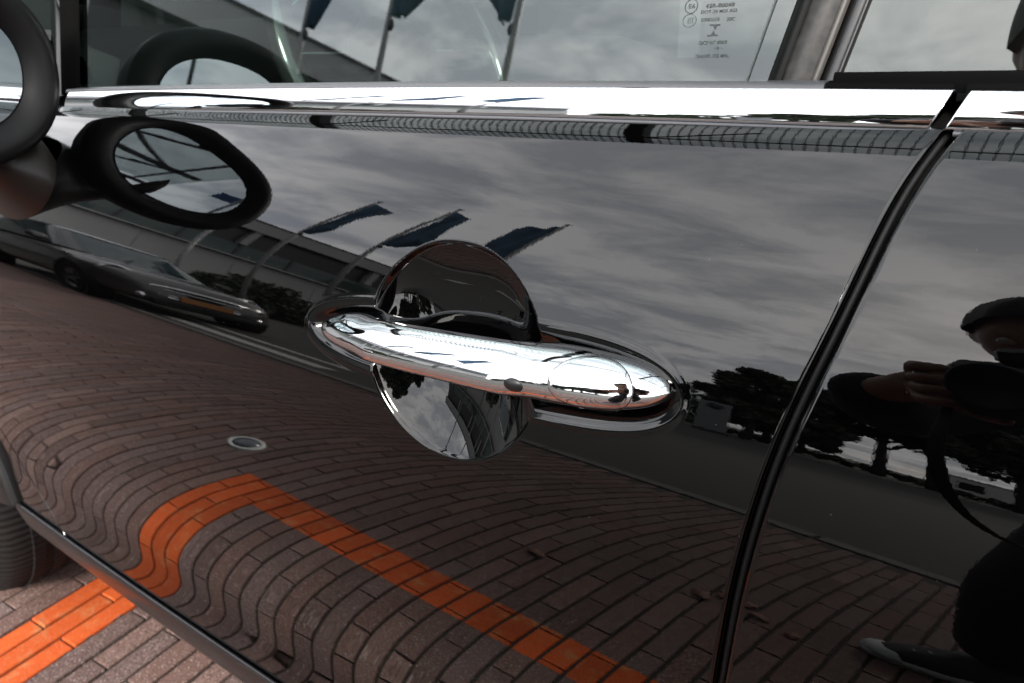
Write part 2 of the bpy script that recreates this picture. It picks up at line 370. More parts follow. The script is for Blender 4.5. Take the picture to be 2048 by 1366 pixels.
def ysurf(x, z):
    x = np.asarray(x, float); z = np.asarray(z, float); zz = z-.8
    xc = np.clip(x, -1.45, 1.2)
    return prof(z) + .5*KX*((xc-X0)**2-X0**2) + KQ*xc**3 + TW*xc*np.clip(zz, -.6, .14) + TX2*xc*np.clip(zz, -.6, .14)**2
def nrm(x, z, e=1e-4):
    n = np.stack([(ysurf(x+e, z)-ysurf(x-e, z))/(2*e), -np.ones_like(np.asarray(x, float)), (ysurf(x, z+e)-ysurf(x, z-e))/(2*e)], -1)
    return n/np.linalg.norm(n, axis=-1, keepdims=True)
GAPZ = [.33, .42, .50, .60, .6821, .7031, .7316, .7574, .7806, .8020, .8222, .8412, .8591, .8796, .8980, .9096, .9165, .94]
GAPX = [.112, .1245, .1355, .1425, .1468, .1484, .1502, .1528, .1557, .1590, .1635, .1684, .1729, .1770, .1812, .1862, .1901, .205]
_gz = np.linspace(.33, .96, 127); _gx = np.interp(_gz, GAPZ, GAPX)
_gk = np.hanning(13); _gk /= _gk.sum(); _gx = np.convolve(np.pad(_gx, 6, mode='reflect', reflect_type='odd'), _gk, 'valid')
def gapx(z): return np.interp(z, _gz, _gx)
def frontx(z): return np.interp(z, [.39, .4091, .4216, .4339, .4462, .4587, .472, .4865, .5024, .5196, .5375, .60], [-.662, -.6786, -.6902, -.7024, -.7149, -.727, -.7378, -.7461, -.751, -.7528, -.753, -.754])
ZBOT, ZTOP = 0.4035, 0.9172
car = empty('parked_car', (-0.25, 0.85, 0))
tag(car, 'glossy black hatchback whose door with a chrome handle fills the picture', 'car')

# --- door skin with the handle bowl and the handle's surround pressed into it
def sst(a, b, x): q = np.clip((x-a)/(b-a), 0, 1); return q*q*(3-2*q)
def smin(a, b, k):   # smooth maximum of depths
    h = np.clip(0.5+0.5*(a-b)/k, 0, 1); return b*(1-h)+a*h+k*h*(1-h)
def bowl_depth(x, z):
    cx, cz, th = -0.0017, 0.8068, radians(150)
    dx, dz = x-cx, z-cz; a = dx*cos(th)+dz*sin(th); b = -dx*sin(th)+dz*cos(th)
    r = np.sqrt((a/.0572)**2+(b/.0532)**2); R = .0548
    d = (1-r)*R                                     # inside distance
    pw = 2+2.2*sst(-.15, .55, dz/.0532)
    rp = np.clip(np.abs(dx/.0558)**pw+np.abs(dz/.0545)**2, 0, 1)**.5
    cap = .0155*(1-rp**2.3)
    rim = .0022                                     # rolled edge
    return np.where(d > 0, cap*np.clip(d/rim, 0, 1)**0.0*np.where(d < rim, (d/rim)**0.6, 1.0), 0), d
def surround_depth(x, z):
    X = (x-.0077)/.1122; Z = (z-(.8083+.022*x))/(.0199+.012*(x-.0))
    X = np.where(np.abs(X) > 1.6, 1.6*np.sign(X), X)
    g = X**4+Z**2-1; gx = 4*X**3/.1122; gz = 2*Z/.0199
    sd = -g/np.sqrt(gx**2+gz**2+1e-3)               # inside positive
    s1 = np.clip(sd/.0115, 0, 1); dep = .0044*(s1*s1*(3-2*s1))
    lip = .0010*np.exp(-((sd+.0012)/.0011)**2)      # slight raised bead around it
    return dep-lip, sd
def door_depth(x, z):
    b, db = bowl_depth(x, z); s_, ds = surround_depth(x, z)
    return smin(b, s_, .0012)-.0003*0
def edge_roll(dist, r):
    q = np.clip(1-dist/r, 0, 1); return r*(1-np.sqrt(np.clip(1-q*q, 0, 1)))
def steps(*seg):
    o = [seg[0][0]]
    for a, b, h in seg:
        n = max(1, int(round(abs(b-a)/h))); o += list(a+(b-a)*np.arange(1, n+1)/n)
    return np.array(o)
XL = steps((-.754, -.7495, .0006), (-.7495, -.112, .006), (-.112, .128, .00062), (.128, .1395, .0012), (.1395, .1468, .0004))
ZL = steps((ZBOT, ZBOT+.003, .0005), (ZBOT+.003, .745, .0045), (.745, .868, .00062), (.868, .9, .003), (.9, .9142, .001), (.9142, ZTOP, .0003))
XX, ZZ = np.meshgrid(XL, ZL, indexing='ij')
def sst(a, b, x): q = np.clip((x-a)/(b-a), 0, 1); return q*q*(3-2*q)
XW = XX + sst(.10, .1395, XX)*(gapx(ZZ)-.1468) + (1-sst(-.7495, -.25, XX))*(frontx(ZZ)+.754)
YW = ysurf(XW, ZZ) + door_depth(XW, ZZ)
NN = nrm(XW, ZZ)
roll = edge_roll(gapx(ZZ)-XW, .0018)+edge_roll(XW-frontx(ZZ), .0010)+edge_roll(ZTOP-ZZ, .0012)+edge_roll(ZZ-ZBOT, .002)
P = np.stack([XW, YW, ZZ], -1) - NN*roll[..., None]
nx_, nz_ = P.shape[:2]
# return flange at the rear edge, so that the gap has depth
fl = P[-1] + np.array([0.0003, .014, 0]); P = np.concatenate([P, fl[None]], 0)
fl0 = P[0] + np.array([0, .014, 0]); P = np.concatenate([fl0[None], P], 0)
door = obj('door', P.reshape(-1, 3), grid_faces(P.shape[0], P.shape[1], flip=False), PAINT, car)
door['label'] = 'glossy black door skin with a round scooped recess behind the handle'

# --- rear quarter panel behind the gap
GAPW = .0048
xq = steps((0, .004, .0004), (.004, .2, .004), (.2, 1.80, .02)); zq = steps((.30, .9, .006), (.9, .9145, .001), (.9145, ZTOP, .0003))
XQ, ZQ = np.meshgrid(xq, zq, indexing='ij'); XQW = XQ + gapx(ZQ)+GAPW
arch = np.where(ZQ < .71, 1.115-np.sqrt(np.clip(.40**2-(ZQ-.31)**2, 0, 1)), 1.80)
XQW = np.minimum(XQW, np.maximum(arch, gapx(ZQ)+.3))
YQ = ysurf(XQW, ZQ)+QQ*(XQW-.10)*1.0
NQ = nrm(XQW, ZQ); rq = edge_roll(XQ, .0022)+edge_roll(ZTOP-ZQ, .0012)
PQ = np.stack([XQW, YQ, ZQ], -1) - NQ*rq[..., None]
PQ = np.concatenate([(PQ[0]+np.array([-.0003, .014, 0]))[None], PQ], 0)
obj('quarter_panel', PQ.reshape(-1, 3), grid_faces(PQ.shape[0], PQ.shape[1], flip=False), PAINT, car)
# seal tube in the gap
zs_ = np.linspace(.345, .925, 80); xs_ = gapx(zs_)+GAPW*.42
MB().tube(np.stack([xs_, ysurf(xs_, zs_)+.0066, zs_], -1), .0015, 12).obj('gap_seal', mat('gap_seal_rubber', (0.012, 0.012, 0.012), 0.45, 0, .2), car, True)
zs_ = np.linspace(.345, .93, 60)
V = [(float(gapx(z))+a, float(ysurf(gapx(z), z))+.0135, z) for z in zs_ for a in (-.006, .012)]
obj('door_jamb', V, grid_faces(60, 2), RUBBER, car)

# --- front fender, left of the door's front gap
zf = steps((.4035, .9172, .008)); tf = np.linspace(0, 1, 40)
T, ZF = np.meshgrid(tf, zf, indexing='ij')
xe = frontx(ZF)-.0028; xa = np.where(ZF < .775, -1.290+np.sqrt(np.clip(.482**2-(ZF-.31)**2, 0.02, 1)), -1.9)
XF = xe + T*(xa-xe); YF = ysurf(XF, ZF)+.0006+np.clip(-1.45-XF, 0, 1)**2*1.2
PF = np.stack([XF, YF, ZF], -1); PF = np.concatenate([(PF[0]+np.array([0, .012, 0]))[None], PF], 0)
obj('front_fender', PF.reshape(-1, 3), grid_faces(PF.shape[0], PF.shape[1], flip=True), PAINT, car)
zs_ = np.linspace(.392, .93, 50)
V = [(float(frontx(z))+a, float(ysurf(frontx(z), z))+.012, z) for z in zs_ for a in (-.012, .006)]
obj('door_jamb', V, grid_faces(50, 2), RUBBER, car)
# wheel-arch trim
ph = np.linspace(radians(11), radians(184), 60); rr_ = np.array([.486, .484, .478, .42, .375, .366, .36])
of_ = np.array([.004, -.006, -.009, -.009, -.007, -.002, .03])
V = []
for p_ in ph:
    for r_, o_ in zip(rr_, of_):
        x_, z_ = -1.290+r_*cos(p_), .31+r_*sin(p_); V.append((x_, float(ysurf(max(x_, -1.5), max(z_, .33)))+o_, z_))
obj('wheel_arch_trim', V, grid_faces(len(ph), len(rr_)), TRIM, car)
# sill trim under the door
xs_ = np.linspace(-.812, .78, 120); zr = np.array([.3575, .3568, .3552, .3525, .338, .322, .313, .308, .305, .306, .31])+.0485
yo = np.array([.006, -.0022, -.0052, -.006, -.0035, .0, .003, .008, .016, .03, .06])
V = [(x_, float(ysurf(x_, .405))+.002+o_, z_) for x_ in xs_ for z_, o_ in zip(zr, yo)]
obj('sill_trim', V, grid_faces(len(xs_), len(zr), flip=True), TRIM, car)

xs_ = np.linspace(-.810, .78, 90)
MB().tube([(x_, float(ysurf(x_, .405))-.0022, .4062) for x_ in xs_], .0017, 10).obj('sill_bead', GLOSSBLK, car, True)
V = [(x_, float(ysurf(x_, .41))+.010, z_) for x_ in xs_ for z_ in (.385, .432)]
obj('sill_light_block', V, grid_faces(90, 2), MATT, car)  # matt black strip added to block light leaking between door and sill
# --- bright belt mouldings (door piece, quarter piece) and what borders them
def zbelt(x): return .9176 - .018*(x+.03)**2 - .003*np.clip(x, 0, 1)
def belt(name, x0, x1, n, q=0.0):
    xs = np.concatenate([[x0, x0+.0004, x0+.0015], np.linspace(x0+.006, x1-.006, n), [x1-.0015, x1-.0004, x1]]); V = []; na = 18
    for x in xs:
        zb = float(zbelt(x)); yb = float(ysurf(x, .9165))+q*(x-.10)
        a = np.array([0., 0.]); b = np.array([.0049, .0138]); ch = b-a; Lc = np.hypot(*ch); sag = .0013
        Rr = (Lc*Lc/4+sag*sag)/(2*sag); ha = math.asin(Lc/2/Rr); mid = (a+b)/2; nrmv = np.array([-ch[1], ch[0]])/Lc
        cen = mid - nrmv*(Rr-sag); pts = [a+np.array([.004, -.0006])]
        base = math.atan2(*(nrmv[::-1]))
        for t in np.linspace(ha, -ha, na): pts.append(cen+Rr*np.array([cos(base+t), sin(base+t)]))
        pts.append(b+np.array([.005, -.001]))
        V.append([(x+.42*p_[1], yb+p_[0], zb+p_[1]) for p_ in pts])
    V = np.array(V)
    # closed ends, folded inwards
    for e_, s_ in ((0, -1), (-1, 1)):
        cap_ = V[e_].copy(); cap_[:, 1] += .007; cap_[:, 0] += s_*.00005
        V = np.concatenate([cap_[None], V], 0) if e_ == 0 else np.concatenate([V, cap_[None]], 0)
    return obj(name, V.reshape(-1, 3), grid_faces(V.shape[0], V.shape[1]), CHROME, car)
belt('belt_moulding', -.46, .1848, 60)
belt('belt_moulding', .1905, 1.2, 60, QQ)
def strip(name, x0, x1, prof_pts, m, n=40, q=0.0, ref=.9165):
    xs = np.linspace(x0, x1, n); V = [[(x, float(ysurf(x, ref))+q*(x-.10)+a, float(zbelt(x))+b) for a, b in prof_pts] for x in xs]
    V = np.array(V); return obj(name, V.reshape(-1, 3), grid_faces(n, len(prof_pts)), m, car)
strip('moulding_gasket', -.46, .1868, [(.006, -.0030), (-.0006, -.0022), (-.0012, -.0012), (-.0006, -.0004), (.006, 0)], GREYSEAL)
strip('moulding_gasket', .1935, 1.2, [(.006, -.0030), (-.0006, -.0022), (-.0012, -.0012), (-.0006, -.0004), (.006, 0)], GREYSEAL, q=QQ)
SEALP = [(.0043, .0125), (.0045, .0142), (.0055, .0152), (.0085, .0160), (.0140, .0163), (.0160, .0158), (.0175, .008)]
strip('window_seal', -.46, .146, SEALP, mat('window_seal_rubber', (0.05, 0.051, 0.056), 0.38))
strip('window_seal', .1455, .1905, [(a, b) for a, b in SEALP], MATT)
strip('window_seal', .1945, 1.2, SEALP, MATT, q=QQ)

# --- windows
def yglass(x, z): return .0705+tan(radians(12.5))*(z-.935)-.055*np.clip(z-.935, 0, 1)**2*0+.02*x+.015*(x+.1)**2
def pane(name, poly_x0, poly_x1, z0, z1, m, th=.0035, inset=0.0, nx=30, nz=16):
    """poly_x0(z), poly_x1(z): front and rear edges"""
    V = []
    zz_ = np.linspace(z0, z1, nz)
    for side in (0, 1):
        for t in np.linspace(0, 1, nx):
            for z in zz_:
                x = poly_x0(z)+(poly_x1(z)-poly_x0(z))*t; V.append((x, yglass(x, z)+inset+side*th, z))
    F = [tuple(f) for f in grid_faces(nx, nz)]
    return obj(name, V[:nx*nz], F, m, car)
dw = pane('door_window', lambda z: -.452-.03*(z-.93), lambda z:   .1216+.217*(z-.9336), .925, 1.36, GLASS)
# glass edge catching light, seal behind, pillar trim, quarter window
def slat_strip(name, xa_, xb_, z0, z1, off, m, bulge=0.0, nz=20, nx=8):
    V = [(xa_(z)+(xb_(z)-xa_(z))*t, yglass(xa_(z), z)+off-bulge*(1-(2*t-1)**2), z) for t in np.linspace(0, 1, nx) for z in np.linspace(z0, z1, nz)]
    return obj(name, V, grid_faces(nx, nz), m, car)
sl_ = lambda x0: (lambda z: x0+.217*(z-.9336))
slat_strip('glass_edge', sl_(.1126), sl_(.1136), .925, 1.36, -.0004, mat('glass_edge', (.03, .045, .042), .3), .0006)
slat_strip('pillar_seal', sl_(.1205), sl_(.1245), .925, 1.36, .010, RUBBER, .001)
slat_strip('pillar_trim', sl_(.1240), sl_(.1370), .925, 1.36, .011, PILLARM, .0022)
slat_strip('pillar_trim', sl_(.1368), sl_(.1400), .925, 1.36, .010, mat('pillar_highlight', (.10, .092, .083), .25), .0016)  # lighter strip puts the pillar's highlight streak into the colour
slat_strip('pillar_seal', sl_(.1398), sl_(.1438), .925, 1.36, .013, RUBBER, .001)
slat_strip('pillar_trim', sl_(.1435), sl_(.1480), .925, 1.36, .006, mat('pillar_flange', (.045, .046, .048), .4), .0012)
slat_strip('pillar_seal', sl_(.1480), sl_(.1492), .925, 1.36, .002, mat('pillar_lip', (.10, .10, .10), .35), .0010)
slat_strip('pillar_seal', sl_(.1490), sl_(.1510), .925, 1.36, .001, RUBBER, .0008)
slat_strip('pillar_back', sl_(.1150), sl_(.1500), .925, 1.36, .022, RUBBER)
qw = pane('quarter_window', sl_(.1505), lambda z: 1.05-.5*(z-.93), .930, 1.36, PRIVACY, inset=-.0005)
# black border under the quarter window
V = [(x, yglass(x, z)-.0012-b, z) for x in np.linspace(.1478, 1.1, 30) for z, b in ((.9285, 0), (.9305, .0008), (.934, .001), (.9358, .0008), (.9362, -.001))]
obj('quarter_window_border', V, grid_faces(30, 5), MATT, car)
# A pillar: upright black seal, then the painted pillar
V = [(x, yglass(x, z)-.002-b, z) for x, b in ((-.478, 0), (-.476, .003), (-.470, .0045), (-.458, .0045), (-.451, .0035), (-.449, 0)) for z in np.linspace(.925, 1.36, 12)]
obj('pillar_seal', V, grid_faces(6, 12), MATT, car)
V = [(-.477-t*.30, yglass(-.477, z)-.0005+.16*t**2+.04*t, z-.02*t) for t in np.linspace(0, 1, 14) for z in np.linspace(.925, 1.36, 12)]
obj('front_pillar', V, grid_faces(14, 12, flip=True), PAINT, car)

# etched marks on the door glass
def text_mesh(body, width, height, x, z, bold=0.0):
    cu = bpy.data.curves.new('t', 'FONT'); cu.body = body; cu.size = 1.0; cu.offset = bold; cu.resolution_u = 3
    o = bpy.data.objects.new('t', cu); COL.objects.link(o)
    dg = bpy.context.evaluated_depsgraph_get(); me = bpy.data.meshes.new_from_object(o.evaluated_get(dg))
    V = np.array([v.co for v in me.vertices]); F = [tuple(p.vertices) for p in me.polygons]
    bpy.data.objects.remove(o); bpy.data.curves.remove(cu); bpy.data.meshes.remove(me)
    lo, hi = V.min(0), V.max(0)
    X_ = x+(V[:, 0]-lo[0])/(hi[0]-lo[0])*width; Z_ = z+(V[:, 1]-lo[1])/(hi[1]-lo[1])*height
    return X_, Z_, F
mk = MB()
def put(X_, Z_, F): mk.add([(a, yglass(a, b)-.00015, b) for a, b in zip(X_, Z_)], F)
for body, x, z, wd, h, bo in (("43R-00049", .0899, .9626, .0128, .0017, .024), ("DOT-24 M25 AS2", .0883, .9605, .0159, .0013, .014), ("E000255", .0888, .9573, .0082, .0014, .014),
                              ("20C", .1001, .9571, .0037, .0014, .014), ("OCP N\u00b0 0009", .0891, .9479, .0126, .0016, .02), ("19 \u2022", .0966, .9457, .0034, .0012, .014),
                              (". .", .0967, .9448, .0014, .0003, 0), ("TRANSP. 70% MIN.", .0882, .9425, .0152, .0015, .014), ("E6", .0822, .9629, .0030, .0019, .012)):
    put(*text_mesh(body, wd, h, x, z, bo))
def ring(cx_, cz_, r, t, n=40, ey=1.0):
    V = [(cx_+(r+s_*t)*cos(2*pi*k/n), cz_+ey*(r+s_*t)*sin(2*pi*k/n)) for s_ in (0, 1) for k in range(n)]
    F = [(k, (k+1) % n, n+(k+1) % n, n+k) for k in range(n)]
    put([v[0] for v in V], [v[1] for v in V], F)
ring(.0834, .9638, .00265, .00038); ring(.0834, .9580, .00290, .00025, ey=.86)
for k in range(3):
    a0 = np.linspace(radians(115), radians(245), 12); cx_ = .0829+k*.0010
    V = [(cx_+r*.6*cos(a)*1.2+.0007, .9580+r*1.0*sin(a)) for r in (.0014, .0011) for a in a0]
    put([v[0] for v in V], [v[1] for v in V], [(i, i+1, 12+i+1, 12+i) for i in range(11)])
for (cx_, cz_, sg) in ((.0953, .9557, -1), (.0948, .9516, 1)):
    put([cx_-.0023, cx_+.0023, cx_+.0023, cx_-.0023], [cz_-.0003, cz_-.0003, cz_+.0003, cz_+.0003], [(0, 1, 2, 3)])
    put([cx_-.0007*1, cx_+.0012, cx_+.0003], [cz_+sg*.0003, cz_+sg*.0003, cz_+sg*.0020], [(0, 1, 2) if sg > 0 else (0, 2, 1)])
em = mk.obj('etched_marking', ETCH, dw)

# --- chrome handle
E0 = radians(13.8); HP = np.array([0, float(ysurf(0, .808)), .808])
n_out = np.array([0, -cos(E0), sin(E0)]); t_up = np.array([0, sin(E0), cos(E0)])
HA, HB = -.0906, .1160; HM, HL = (HA+HB)/2, (HB-HA)/2
def hparam(x):
    X = np.clip((x-HM)/HL, -1, 1); aX = np.abs(X)
    T = (1-aX**4.6)**.5
    hb = (.0114+.0013*(x/.08))*T
    vc = .0020+.040*x
    wt = .0015+.0205*(1-aX**2.5)**.62
    fre = sst(-.056, -.036, x)*(1-sst(.040, .062, x))
    wb = -.0045+.0125*fre
    wb = np.minimum(wb, wt-.0005)
    return hb, vc, wt, wb
PEX = 2.15
def hpoint(x, s=None, th=None):
    hb, vc, wt, wb = hparam(x); wc = wb+.38*(wt-wb)
    if th is not None:
        c, s_ = cos(th), sin(th); e = 2/PEX
        v = vc+hb*np.sign(s_)*abs(s_)**e; d = np.sign(c)*abs(c)**e; wv = wc+(wt-wc)*d if d > 0 else wc+(wc-wb)*d
    else:
        v = vc+hb*s; wv = wc+(wt-wc)*(1-min(abs(s), 1)**PEX)**(1/PEX)
    wv = wv-.27*(v-vc)*min(1, hb/.006)
    if v > vc: v = vc+(v-vc)*(1+.30*float(1-sst(-.072, -.036, x))+.10*float(sst(.045, .065, x)))
    y = HP+np.array([x, 0, 0])+v*t_up+wv*n_out
    y = y.copy(); y[1] += float(ysurf(x, .808))-HP[1]
    return y
ths = np.linspace(0, 2*pi, 97)[:-1]; us = np.sin(np.linspace(-pi/2, pi/2, 181)); 
V = np.array([[hpoint(HM+HL*u, th=t) for u in us] for t in ths])
handle = obj('door_handle', V.reshape(-1, 3), grid_faces(len(ths), len(us), closeu=True, flip=False), CHROME, car)
handle['label'] = 'long chrome pull handle with an oval lock cover and a black button'
# lock cover: an oval plate a hair proud of the handle
def on_handle(x, v, lift):
    hb, vc, wt, wb = hparam(x); s = np.clip((v-vc)/hb, -.985, .985); p0 = hpoint(x, s=s)
    e = 2e-4; px_ = hpoint(x+e, s=np.clip((v-hparam(x+e)[1])/hparam(x+e)[0], -.985, .985)); pv = hpoint(x, s=np.clip(s+e/hb, -.988, .988))
    n_ = np.cross(px_-p0, pv-p0); n_ /= np.linalg.norm(n_)+1e-12
    if np.dot(n_, n_out) < 0: n_ = -n_
    return p0+n_*lift
def plate(name, cx_, cv, ru, rv, lifts, m, parent, nr=10, na=64):
    V = []
    rad = list(np.linspace(0.02, 1, nr)); lf = [lifts[0]]*nr
    for r, l_ in zip(rad, lf):
        for k in range(na): V.append(on_handle(cx_+r*ru*cos(2*pi*k/na), cv+r*rv*sin(2*pi*k/na), l_ if not callable(l_) else l_(r)))
    for g_, l_ in ((1.012, lifts[0]*.75 if not callable(lifts[0]) else lifts[0](1)*.5), (1.02, -.0003)):
        for k in range(na): V.append(on_handle(cx_+(g_)*ru*cos(2*pi*k/na), cv+g_*rv*sin(2*pi*k/na), l_))
    F = [((i)*na+k, (i+1)*na+k, (i+1)*na+(k+1) % na, i*na+(k+1) % na) for i in range(nr+1) for k in range(na)]
    F.append(tuple(range(na)))
    return obj(name, V, F, m, parent)
plate('lock_cover', .0862, .0047, .0172, .0108, [.0006], CHROME, handle)
V = [on_handle(.0862+.0172*1.012*cos(a), .0047+.0108*1.012*sin(a), .00012) for a in np.linspace(0, 2*pi, 97)[:-1]]
MB().tube(V, .00042, 6, closed=True).obj('cover_seam', mat('seam_shadow', (.02, .02, .02), .4), handle, True)
plate('sensor_button', .0528, -.0012, .0046, .0031, [lambda r: .0009*(1-r*r)+.0002], mat('button_rubber', (.006, .0062, .0065), .35, 0, .3), handle, nr=6, na=32)

# --- wing mirror
MC = np.array([-.413, -.053, .9520]); MNY, MNZ = radians(10), radians(-1.5)
mN = np.array([cos(MNY)*cos(MNZ), sin(MNY)*cos(MNZ), sin(MNZ)]); mH = np.cross([0, 0, 1], mN); mH /= np.linalg.norm(mH); mV = np.cross(mN, mH)
MA, MBB = .0650, .0470
_mr = radians(-8); mH, mV = cos(_mr)*mH+sin(_mr)*mV, -sin(_mr)*mH+cos(_mr)*mV
def ell_ring(a, b, off, n=64, px_=2.25):
    t = np.arange(n)*2*pi/n; c, s_ = np.cos(t), np.sin(t); e = 2/px_
    return MC + (a*np.sign(c)*np.abs(c)**e)[:, None]*mH + (b*np.sign(s_)*np.abs(s_)**e)[:, None]*mV + off*mN
def rings_obj(name, rings, m, parent, capend=False, capstart=False):
    n = len(rings[0]); V = np.concatenate(rings, 0); F = [tuple(f) for f in np.stack([np.array([i*n+k, i*n+(k+1) % n, (i+1)*n+(k+1) % n, (i+1)*n+k]) for i in range(len(rings)-1) for k in range(n)])]
    if capend: F.append(tuple((len(rings)-1)*n+k for k in range(n)))
    if capstart: F.append(tuple(range(n))[::-1])
    return obj(name, V, F, m, parent)
hs = [(.0, -.006), (.0015, -.004), (.004, .0005), (.008, .006), (.014, .0095), (.020, .0085), (.0245, .004), (.0268, -.004)]
body = [(.0268, -.004), (.0262, -.02), (.0215, -.045), (.012, -.070), (-.006, -.088), (-.03, -.098), (-.044, -.100)]
mirror = rings_obj('wing_mirror', [ell_ring(max(MA+d, .002), max(MBB+d, .002), o) for d, o in body], SATIN, car, True)
rings_obj('mirror_rim', [ell_ring(MA+d, MBB+d, o) for d, o in hs], SATIN, mirror)
tg = [ell_ring(MA*f, MBB*f, -.0035) for f in np.linspace(.02, 1.004, 8)]
rings_obj('mirror_glass', tg, MIRRORM, mirror, False, True)
# foot from the door to the mirror
ar = []
fa = np.array([-.505, float(ysurf(-.505, .862))+.008, .858]); fb = np.array([-.462, -.050, .922])
for i, t in enumerate(np.linspace(0, 1, 14)):
    c = fa*(1-t)+fb*t + np.array([0, 0, -.012*sin(pi*t)]); rx = .080-.028*sst(0, .6, t); rz = .050-.022*sst(0, .7, t)
    k = np.arange(32)*2*pi/32; ar.append(np.stack([c[0]+rx*np.cos(k), c[1]+0*k, c[2]+rz*np.sin(k)], -1))
rings_obj('mirror_foot', ar, mat('foot_lacquer', (.010, .008, .007), .35, 0, .2), mirror, True)

# --- wheels
def wheel(cx_, yo, side=-1):
    W = MB(); r = .308; prof_ = [(.19, .0), (.215, -.006), (.255, -.008), (.285, -.002), (.300, .012), (.306, .03), (.308, .06), (.308, .135), (.306, .165), (.300, .18), (.285, .195), (.25, .2), (.19, .195)]
    prof_ = [(a, b) for a, b in prof_]
    W.lathe((cx_, yo, r), (0, 1, 0), prof_, 72)
    wh = W.obj('wheel', TYREM, car, True)
    for gy in (.045, .08, .115, .15):                                   # tread grooves with blocks between
        MB().lathe((cx_, yo+gy, r), (0, 1, 0), [(.3085, -.004), (.3125, -.003), (.3125, .016), (.3085, .017)], 72).obj('tread_rib', TYREM, wh)
    rim = MB().lathe((cx_, yo, r), (0, 1, 0), [(.19, .004), (.195, .0), (.185, .012), (.17, .05), (.02, .055)], 48)
    for k in range(5):
        a = 2*pi*k/5; d = np.array([cos(a), 0, sin(a)]); tq = np.array([-sin(a), 0, cos(a)])
        rim.box(np.array([cx_, yo+.02, r])+d*.105, (.17, .022, .045), (d, (0, 1, 0), tq), .008)
    rim.lathe((cx_, yo, r), (0, 1, 0), [(.0, .005), (.045, .006), (.05, .02), (.05, .05)], 24)
    rim.obj('rim', ALLOY, wh, True)
    return wh
wheel(-1.345, .05); wheel(1.115, -.02)
# wheel housings and underbody
MB().box((-1.30, .62, .58), (.78, .56, .44)).obj('wheel_housing', RUBBER, car)
MB().box((-.15, .95, .30), (2.0, 1.05, .10)).obj('underbody', RUBBER, car)

# --- interior seen through the door glass
da = MB(); n_ = 24
dprof = [(-.98, .80), (-.95, .93), (-.86, .985), (-.70, .985), (-.60, .955), (-.555, .88), (-.57, .70), (-.62, .60)]
yy = np.linspace(.14, 1.50, n_); V = [(x+.05*((y-.8)/.65)**2*0, y, z+.02*math.exp(-((y-.45)/.18)**2)*(z > .9)) for y in yy for x, z in dprof]
dash = obj('dashboard', V, grid_faces(n_, len(dprof)), DARKIN, car)
ic = np.array([-.605, .480, .950]); isn = np.array([.95, 0, .31]); isv = np.cross(isn, (0, 1., 0))
MB().lathe(ic, isn, [(.0, -.004), (.074, -.004), (.078, .004), (.084, .006), (.088, -.004), (.088, -.06), (.0, -.07)], 40).obj('instrument_pod', SATIN, dash, True)
MB().tube([ic+isn*.006+.081*(cos(t)*np.array([0, 1., 0])+sin(t)*isv) for t in np.linspace(0, 2*pi, 49)[:-1]], .0035, 8, closed=True).obj('pod_ring', CHROME, dash, True)
sc_ = np.array([-.432, .445, .945]); sn = np.array([.92, 0, .39]); su = np.array([0, 1, 0.]); sv = np.cross(sn, su)
stw = MB().tube([sc_+.178*(cos(t)*su+sin(t)*sv) for t in np.linspace(0, 2*pi, 65)[:-1]], .0155, 12, closed=True).obj('steering_wheel', mat('steering_leather', (.045, .047, .046), .10, 0, 1.0, coat=1.0), car, True)
MB().sphere(sc_-.02*sn, (.03, .075, .065), 20, 12, (sn, su, sv)).obj('steering_hub', SATIN, stw, True)
for a in (0, pi, -pi/2):
    d = cos(a)*su+sin(a)*sv; MB().box(sc_+d*.115-.008*sn, (.13, .028, .014), (d, np.cross(sn, d), sn), .005).obj('spoke', ALLOY, stw, True)
def seat(yc, xb):
    def loft(st):
        R_ = []
        for c, hx, hy, ax in st:
            k = np.arange(28)*2*pi/28; e = .6; R_.append(np.array(c)+np.outer(np.sign(np.cos(k))*np.abs(np.cos(k))**e*hx, ax)+np.outer(np.sign(np.sin(k))*np.abs(np.sin(k))**e*hy, (0, 1, 0)))
        return R_
    ax = (.97, 0, -.22); b_ = loft([((xb, yc, .52), .03, .20, ax), ((xb+.01, yc, .56), .065, .235, ax), ((xb+.06, yc, .75), .06, .245, ax), ((xb+.13, yc, .95), .055, .225, ax), ((xb+.17, yc, 1.07), .05, .18, ax), ((xb+.185, yc, 1.10), .02, .12, ax)])
    s_ = rings_obj('front_seat', b_, SEATM, car, True, True)
    h_ = loft([((xb+.19, yc, 1.13), .02, .08, ax), ((xb+.2, yc, 1.16), .045, .125, ax), ((xb+.215, yc, 1.25), .045, .13, ax), ((xb+.225, yc, 1.30), .02, .1, ax)])
    rings_obj('headrest', h_, SEATM, s_, True, True)
    c_ = loft([((xb-.25, yc, .34), .22, .2, (1, 0, 0)), ((xb-.26, yc, .44), .26, .24, (1, 0, 0)), ((xb-.26, yc, .52), .25, .23, (1, 0, 0)), ((xb-.26, yc, .54), .2, .19, (1, 0, 0))])
    rings_obj('seat_cushion', c_, SEATM, s_, True, True)
seat(.47, .06); seat(1.20, .06)
MB().box((.78, .85, .70), (.16, 1.2, .62), None, .05).obj('rear_bench', SEATM, car, True)
MB().box((-.1, .85, .33), (1.9, 1.4, .04)).obj('cabin_floor', DARKIN, car)
# inner door card behind the glass line
V = [(x, float(ysurf(x, .915))+.020+a, z) for x in np.linspace(-.75, 1.1, 20) for a, z in ((.0, .925), (.012, .932), (.045, .925), (.06, .86), (.075, .6), (.05, .4))]
obj('door_card', V, grid_faces(20, 6), DARKIN, car)

